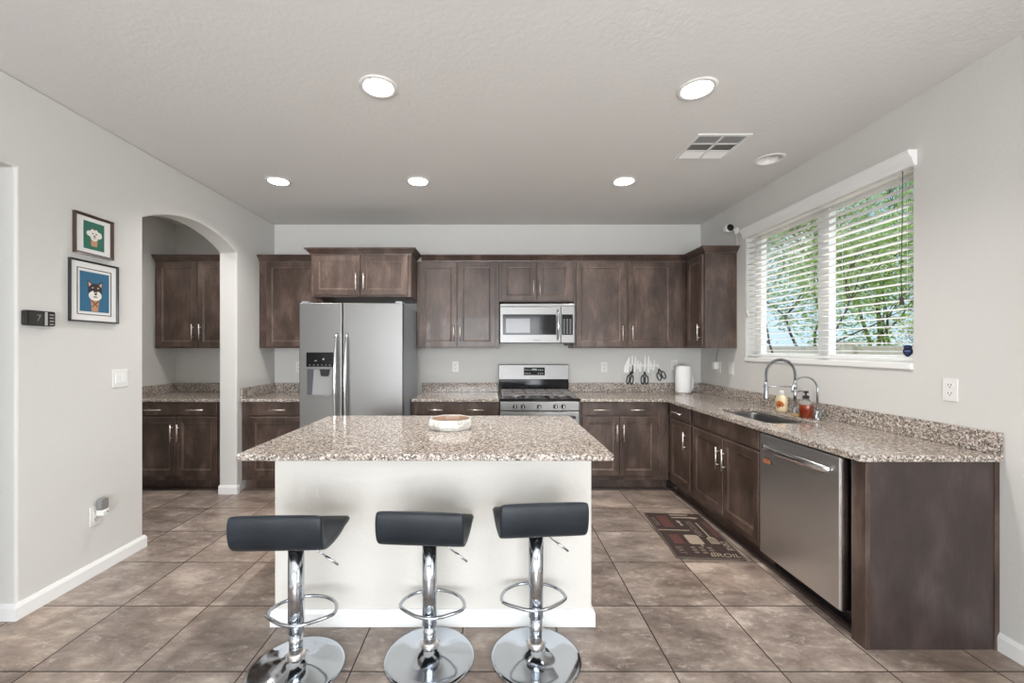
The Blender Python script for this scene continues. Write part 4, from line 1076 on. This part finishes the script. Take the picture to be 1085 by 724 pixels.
text('RECIPES', 0.045, fm, (-0.182, 0.20, 0.0093), (0, 0, D_), M_MATG, extrude=0.0004)
text('EAT', 0.060, fm, (-0.155, -0.27, 0.0093), (0, 0, D_), M_MATG, extrude=0.0004)

# ------------------------------------------------------------------ ceiling fixtures
can_names = ['round lit ceiling light, left one of nearest pair', 'round lit ceiling light, right one of nearest pair', 'round lit ceiling light, farthest left of back row',
             'round lit ceiling light, middle one of back row', 'round lit ceiling light, right one of back row']
M_REFL = mat('white_reflector', (0.85, 0.84, 0.82, 1), 0.4)
def can(loc, label, lit=True):
    r = thing('recessed_light' if lit else 'ceiling_speaker', label, 'ceiling light', (loc[0], loc[1], ZC), group='recessed ceiling lights' if lit else None)
    MB().lathe([(0.074, -0.0005), (0.076, -0.006), (0.096, -0.007), (0.101, -0.0005)], seg=40, caps=False).build('trim_ring', M_PLASTIC, r)
    MB().lathe([(0.0745, -0.004), (0.0735, 0.02), (0.052, 0.060), (0.0525, 0.061), (0.0765, 0.02), (0.0765, 0.002)], seg=40, caps=False).build('reflector', M_REFL, r)
    MB().lathe([(0.001, 0.0605), (0.051, 0.0605), (0.051, 0.066), (0.001, 0.066)], seg=32).build('lamp', M_EMIT if lit else M_REFL, r)
    if lit:
        l = area_lamp('can_light', (0, 0, 0.05), (0, 0, -1), 0.09, 0, CAN_LIGHT * (0.55 if loc[0] < -3 else 1.0), (1, 0.965, 0.92), 'DISK'); l.parent = r
    return r
for i, (x, y) in enumerate(CANS):
    if i < 5: can((x, y), can_names[i])
    else:
        can((x, y), 'unseen round ceiling light added to brighten the arched pantry')  # out of view, added to brighten the pantry walls
can(DEAD_CAN, 'unlit round recessed ceiling fixture beside the air vent', lit=False)
bpy.data.objects['ceiling_speaker'].name = 'recessed_fixture'
vt = thing('ceiling_vent', 'square white louvered air vent in the ceiling', 'vent', (1.487, 2.834, ZC))
mb = MB(); H = 0.176
V = []; F = []
for a, z in ((H, -0.0005), (H, -0.004), (H - 0.004, -0.007), (H - 0.022, -0.007), (H - 0.024, -0.0005)):
    V += [(-a, -a, z), (a, -a, z), (a, a, z), (-a, a, z)]
for i in range(4):
    for k in range(4): F.append([i * 4 + k, i * 4 + (k + 1) % 4, (i + 1) * 4 + (k + 1) % 4, (i + 1) * 4 + k])
mb.add(V, F)
I = H - 0.024
mb.box(-0.007, 0.007, -I, I, -0.007, -0.001)
for yy in (-I / 3, I / 3):
    mb.box(-I, -0.0075, yy - 0.006, yy + 0.006, -0.007, -0.001); mb.box(0.0075, I, yy - 0.006, yy + 0.006, -0.007, -0.001)
mb.build('frame', M_PLASTIC, vt)
MB().box(-I, I, -I, I, -0.0011, -0.0006).build('backing', mat('duct_shadow', (0.06, 0.06, 0.06, 1), 0.8), vt)
for cx0, cx1 in ((-I, -0.0075), (0.0075, I)):
    for ri, (a, b) in enumerate(((-I, -I / 3 - 0.006), (-I / 3 + 0.006, I / 3 - 0.006), (I / 3 + 0.006, I))):
        mb = MB(); n = 9
        for k in range(n):
            if ri == 1:
                x = cx0 + (k + 0.5) * (cx1 - cx0) / n
                mb.add([(x - 0.004, a, -0.006), (x + 0.003, a, -0.0015), (x + 0.003, b, -0.0015), (x - 0.004, b, -0.006), (x - 0.003, a, -0.0065), (x + 0.004, a, -0.002), (x + 0.004, b, -0.002), (x - 0.003, b, -0.0065)],
                       [[0, 1, 2, 3], [4, 5, 6, 7], [0, 1, 5, 4], [1, 2, 6, 5], [2, 3, 7, 6], [3, 0, 4, 7]])
            else:
                y = a + (k + 0.5) * (b - a) / n; s = -1 if ri == 2 else 1
                mb.add([(cx0, y - 0.0035 * s, -0.006), (cx0, y + 0.0025 * s, -0.0015), (cx1, y + 0.0025 * s, -0.0015), (cx1, y - 0.0035 * s, -0.006), (cx0, y - 0.0025 * s, -0.0065), (cx0, y + 0.0035 * s, -0.002), (cx1, y + 0.0035 * s, -0.002), (cx1, y - 0.0025 * s, -0.0065)],
                       [[0, 1, 2, 3], [4, 5, 6, 7], [0, 1, 5, 4], [1, 2, 6, 5], [2, 3, 7, 6], [3, 0, 4, 7]])
        mb.build('louver_panel', M_PLASTIC, vt)

# ------------------------------------------------------------------ bar stools
def seat_mesh():
    ctr = [(-0.177, 0.150), (-0.181, 0.142), (-0.184, 0.118), (-0.184, 0.088), (-0.180, 0.055), (-0.168, 0.028), (-0.145, 0.012), (-0.11, 0.003), (-0.06, -0.004), (0.0, -0.007), (0.05, -0.005), (0.095, 0.004), (0.130, 0.001), (0.158, -0.001), (0.182, -0.012)]
    P = [Vector((0, a, b + 0.018)) for a, b in ctr]; n = len(P); T0 = 0.0165
    xs = [(-1, 0.25), (-0.992, 0.60), (-0.975, 0.85), (-0.94, 1.0), (-0.5, 1.0), (0, 1.0), (0.5, 1.0), (0.94, 1.0), (0.975, 0.85), (0.992, 0.60), (1, 0.25)]
    V = []; HW = 0.180
    for i in range(n):
        d_ = (P[min(i + 1, n - 1)] - P[max(i - 1, 0)]).normalized(); nr = Vector((0, -d_.z, d_.y))
        et = 1.0 if 1 < i < n - 2 else (0.55 if i in (0, n - 1) else 0.9)
        hwf = 1.0 if 1 < i < n - 2 else (0.955 if i in (0, n - 1) else 0.985)
        top = [P[i] + nr * (T0 * tf * et) + Vector((x * HW * hwf, 0, 0)) for x, tf in xs]
        bot = [P[i] - nr * (T0 * tf * et) + Vector((x * HW * hwf, 0, 0)) for x, tf in reversed(xs)]
        V += [v[:] for v in top + bot]
    m_ = 2 * len(xs); F = []
    for i in range(n - 1):
        for k in range(m_): F.append([i * m_ + k, i * m_ + (k + 1) % m_, (i + 1) * m_ + (k + 1) % m_, (i + 1) * m_ + k])
    F += [list(range(m_)), list(range((n - 1) * m_, n * m_))]
    seam = []
    for s in (-1, 1):
        pass
    return MB().add(V, F, True), P
def bar_stool(label, x, y, dz, rot):
    r = thing('bar_stool', label, 'bar stool', (x, y, 0), rot, 'bar stools along the island')
    zs_ = 0.563 + dz
    mb, P = seat_mesh(); st = mb.build('seat', M_LEATHER, r, loc=(0, 0, zs_ - 0.012))
    md = st.modifiers.new('sub', 'SUBSURF'); md.levels = 1; md.render_levels = 2
    mb = MB(); xx = 0.1775
    for s in (-1, 1):
        mb.tube([(s * xx, p.y - 0.0, p.z) for p in P[2:-1]], 0.0028, 6)
    if 0: mb.tube([(-0.168, P[0].y - 0.001, P[0].z - 0.0), (0.168, P[0].y - 0.001, P[0].z - 0.0)], 0.0028, 6)
    mb.build('piping', M_LEATHER, st)
    MB().box(-0.055, 0.055, -0.055, 0.055, zs_ - 0.036, zs_ - 0.019, 0.004).build('seat_bracket', M_BLACK, r)
    z1 = zs_ - 0.0365; zb = 0.149 + dz
    MB().lathe([(0.029, zb), (0.0325, zb + 0.002), (0.0325, z1)], seg=32).build('column', M_CHROME, r)
    MB().lathe([(0.0275, 0.080), (0.0275, zb - 0.0005)], seg=32).build('lower_column', M_CHROME, r)
    cp_ = [(0.036, 0.060), (0.036, 0.064), (0.034, 0.067), (0.036, 0.070), (0.034, 0.074), (0.030, 0.0795)]
    MB().lathe(cp_, seg=28).build('collar', M_NICKEL, r)
    MB().lathe([(0.195, 0.0005), (0.198, 0.004), (0.197, 0.009), (0.183, 0.0125), (0.15, 0.0165), (0.11, 0.023), (0.08, 0.032), (0.058, 0.043), (0.046, 0.053), (0.040, 0.0595)], seg=64).build('base', M_CHROME, r)
    zf = zb + 0.048; pts = []
    hw_ = 0.148
    for k in range(17):
        a = PI * k / 16; pts.append((hw_ * math.cos(a), 0.055 + 0.125 * math.sin(a), zf))
    pts += [(-hw_ + 0.006, 0.035, zf), (-hw_ + 0.03, 0.014, zf), (-0.06, -0.022, zf), (-0.024, -0.034, zf), (0.024, -0.034, zf), (0.06, -0.022, zf), (hw_ - 0.03, 0.014, zf), (hw_ - 0.006, 0.035, zf)]
    MB().tube(pts, 0.0078, 10, closed=True).build('footrest', M_CHROME, r)
    lv = MB().tube([(0.03, 0.03, zs_ - 0.047), (0.055, 0.035, zs_ - 0.066), (0.085, 0.04, zs_ - 0.095), (0.125, 0.048, zs_ - 0.128)], 0.0034, 8).build('lever', M_CHROME, r)
    MB().tube([(0.110, 0.045, zs_ - 0.116), (0.160, 0.055, zs_ - 0.158)], 0.0056, 10).build('grip', M_NICKEL2, lv)
    return r
bar_stool('leftmost black leather and chrome bar stool at the island', -0.839, 1.785, 0.012, math.radians(2))
bar_stool('middle black leather and chrome bar stool at the island', -0.278, 1.852, 0.0, math.radians(-4))
bar_stool('rightmost black leather and chrome bar stool at the island', 0.194, 1.850, 0.036, math.radians(5))

# ------------------------------------------------------------------ outdoors
def gravel():
    m = mat('gravel', rough=0.9); n = N(m); f = n.noise(n.tc.outputs['Object'], 20, 6)
    n.color(n.ramp(f, [(0.3, rgb(150, 132, 112)), (0.7, rgb(196, 180, 158))])); return m
struct(MB().box(2.62, 40, -20, 45, -0.2, -0.1).build('ground', gravel()), 'tan gravel yard outside window')
def block():
    m = mat('stucco_block', rough=0.9); n = N(m); f = n.noise(n.tc.outputs['Object'], 6, 5)
    n.color(n.ramp(f, [(0.3, rgb(226, 212, 192)), (0.7, rgb(240, 228, 210))])); n.bump(f, 0.3, 0.01); return m
M_BLOCK = block()
gw = thing('garden_wall', 'beige block garden wall outside beyond the window', 'wall', (9.0, 10.0, -0.1))
MB().box(0, 0.15, -12, 14, 0.0, 1.46, 0.01).build('panel', M_BLOCK, gw)
MB().box(-0.02, 0.17, -12, 14, 1.4605, 1.53, 0.012).build('coping', M_BLOCK, gw)
mb = MB().box(-0.12, -0.021, 0.30, 0.72, 0.0, 1.56, 0.01); mb.box(-0.14, 0.19, 0.27, 0.75, 1.5605, 1.64, 0.015)
mb.build('pillar', M_BLOCK, gw)

def leaf_mat(name, a, b):
    m = mat(name, rough=0.6); n = N(m)
    f = n.noise(n.tc.outputs['Object'], 2.2, 3); c = n.ramp(f, [(0.35, a), (0.65, b)]); n.color(c)
    tr = n.node('ShaderNodeBsdfTranslucent'); n.L(c, tr.inputs['Color']); mx = n.node('ShaderNodeMixShader'); mx.inputs[0].default_value = 0.45
    o = [q for q in n.t.nodes if q.type == 'OUTPUT_MATERIAL'][0]
    n.L(n.b.outputs[0], mx.inputs[1]); n.L(tr.outputs[0], mx.inputs[2]); n.L(mx.outputs[0], o.inputs[0]); return m
M_LEAF1 = leaf_mat('bright_leaves', rgb(112, 150, 62), rgb(160, 190, 92))
M_LEAF2 = leaf_mat('olive_leaves', rgb(120, 146, 84), rgb(176, 190, 124))
M_LEAF3 = leaf_mat('yellow_leaves', rgb(168, 182, 70), rgb(206, 204, 104))
M_BARK = mat('bark', rgb(86, 74, 66), 0.9)
def tree(label, base, height, spread, crown_z0, n_leaf, leaf, lm, seed, density_pow=0.5):
    rnd = random.Random(seed)
    r = thing('tree', label, 'tree', base)
    mb = MB(); tips = []
    def branch(p, d, L, rad, depth):
        q = p; pts = [p.copy()]; dd = d.copy()
        for i in range(4):
            dd = (dd + Vector((rnd.uniform(-.22, .22), rnd.uniform(-.22, .22), rnd.uniform(-.05, .15)))).normalized(); q = q + dd * (L / 4); pts.append(q.copy())
        mb.tube(pts, [rad * (1 - 0.12 * i) for i in range(5)], 7)
        if depth == 0: tips.append(q); return
        tips.append(q)
        for k in range(3):
            nd = (dd + Vector((rnd.uniform(-.9, .9), rnd.uniform(-.9, .9), rnd.uniform(-.1, .5)))).normalized(); branch(q, nd, L * 0.68, rad * 0.52, depth - 1)
    for k in range(2):
        branch(Vector((0, 0, 0)), Vector((rnd.uniform(-.15, .15), (k - 0.5) * 0.5, 1)).normalized(), height * 0.38, 0.009 * height, 3)
    mb.build('trunk', M_BARK, r)
    lf = MB(); V = []; F = []
    cz = (crown_z0 + height) / 2; rz = (height - crown_z0) / 2
    for k in range(n_leaf):
        if rnd.random() < 0.5 and tips:
            t = rnd.choice(tips); c = t + Vector((rnd.gauss(0, .28), rnd.gauss(0, .28), rnd.gauss(0, .22)))
        else:
            while True:
                u = Vector((rnd.uniform(-1, 1), rnd.uniform(-1, 1), rnd.uniform(-1, 1)))
                if u.length <= 1: break
            c = Vector((u.x * spread, u.y * spread, cz + u.z * rz))
        nv = noise.noise(c * 1.4 + Vector((seed, 0, 0)))
        if nv < -0.08: continue
        if c.z < 0.15: continue
        a = Vector((rnd.gauss(0, 1), rnd.gauss(0, 1), rnd.gauss(0, 1))).normalized(); b_ = a.orthogonal().normalized()
        s = leaf * rnd.uniform(0.6, 1.3); o = len(V)
        V += [(c - a * s)[:], (c + b_ * s * .4)[:], (c + a * s)[:], (c - b_ * s * .4)[:]]; F.append([o, o + 1, o + 2, o + 3])
    lf.add(V, F); o = lf.build('foliage', lm, r); o['kind'] = 'stuff'
tree('loose tree with dark forked branches before the garden wall', (7.2, 9.9, -0.1), 4.6, 1.5, 2.2, 6500, 0.055, M_LEAF2, 3)
tree('bushy bright green tree behind the pillar beyond window', (10.8, 11.4, -0.1), 5.2, 2.6, 0.9, 22000, 0.060, M_LEAF1, 11)
tree('tall pale green tree left of the bushy one outside', (11.5, 15.2, -0.1), 7.4, 2.8, 2.0, 20000, 0.075, M_LEAF2, 5)
tree('loose green tree at near end of the view outside', (10.6, 8.6, -0.1), 5.4, 2.2, 1.8, 12000, 0.060, M_LEAF1, 23)
tree('low yellow-green shrub tree above the wall outside', (10.9, 9.9, -0.1), 2.4, 0.9, 1.0, 5000, 0.045, M_LEAF3, 31)
tree('distant tall green tree far beyond the garden wall', (15.5, 17.0, -0.1), 9.5, 3.4, 2.5, 18000, 0.09, M_LEAF1, 41)
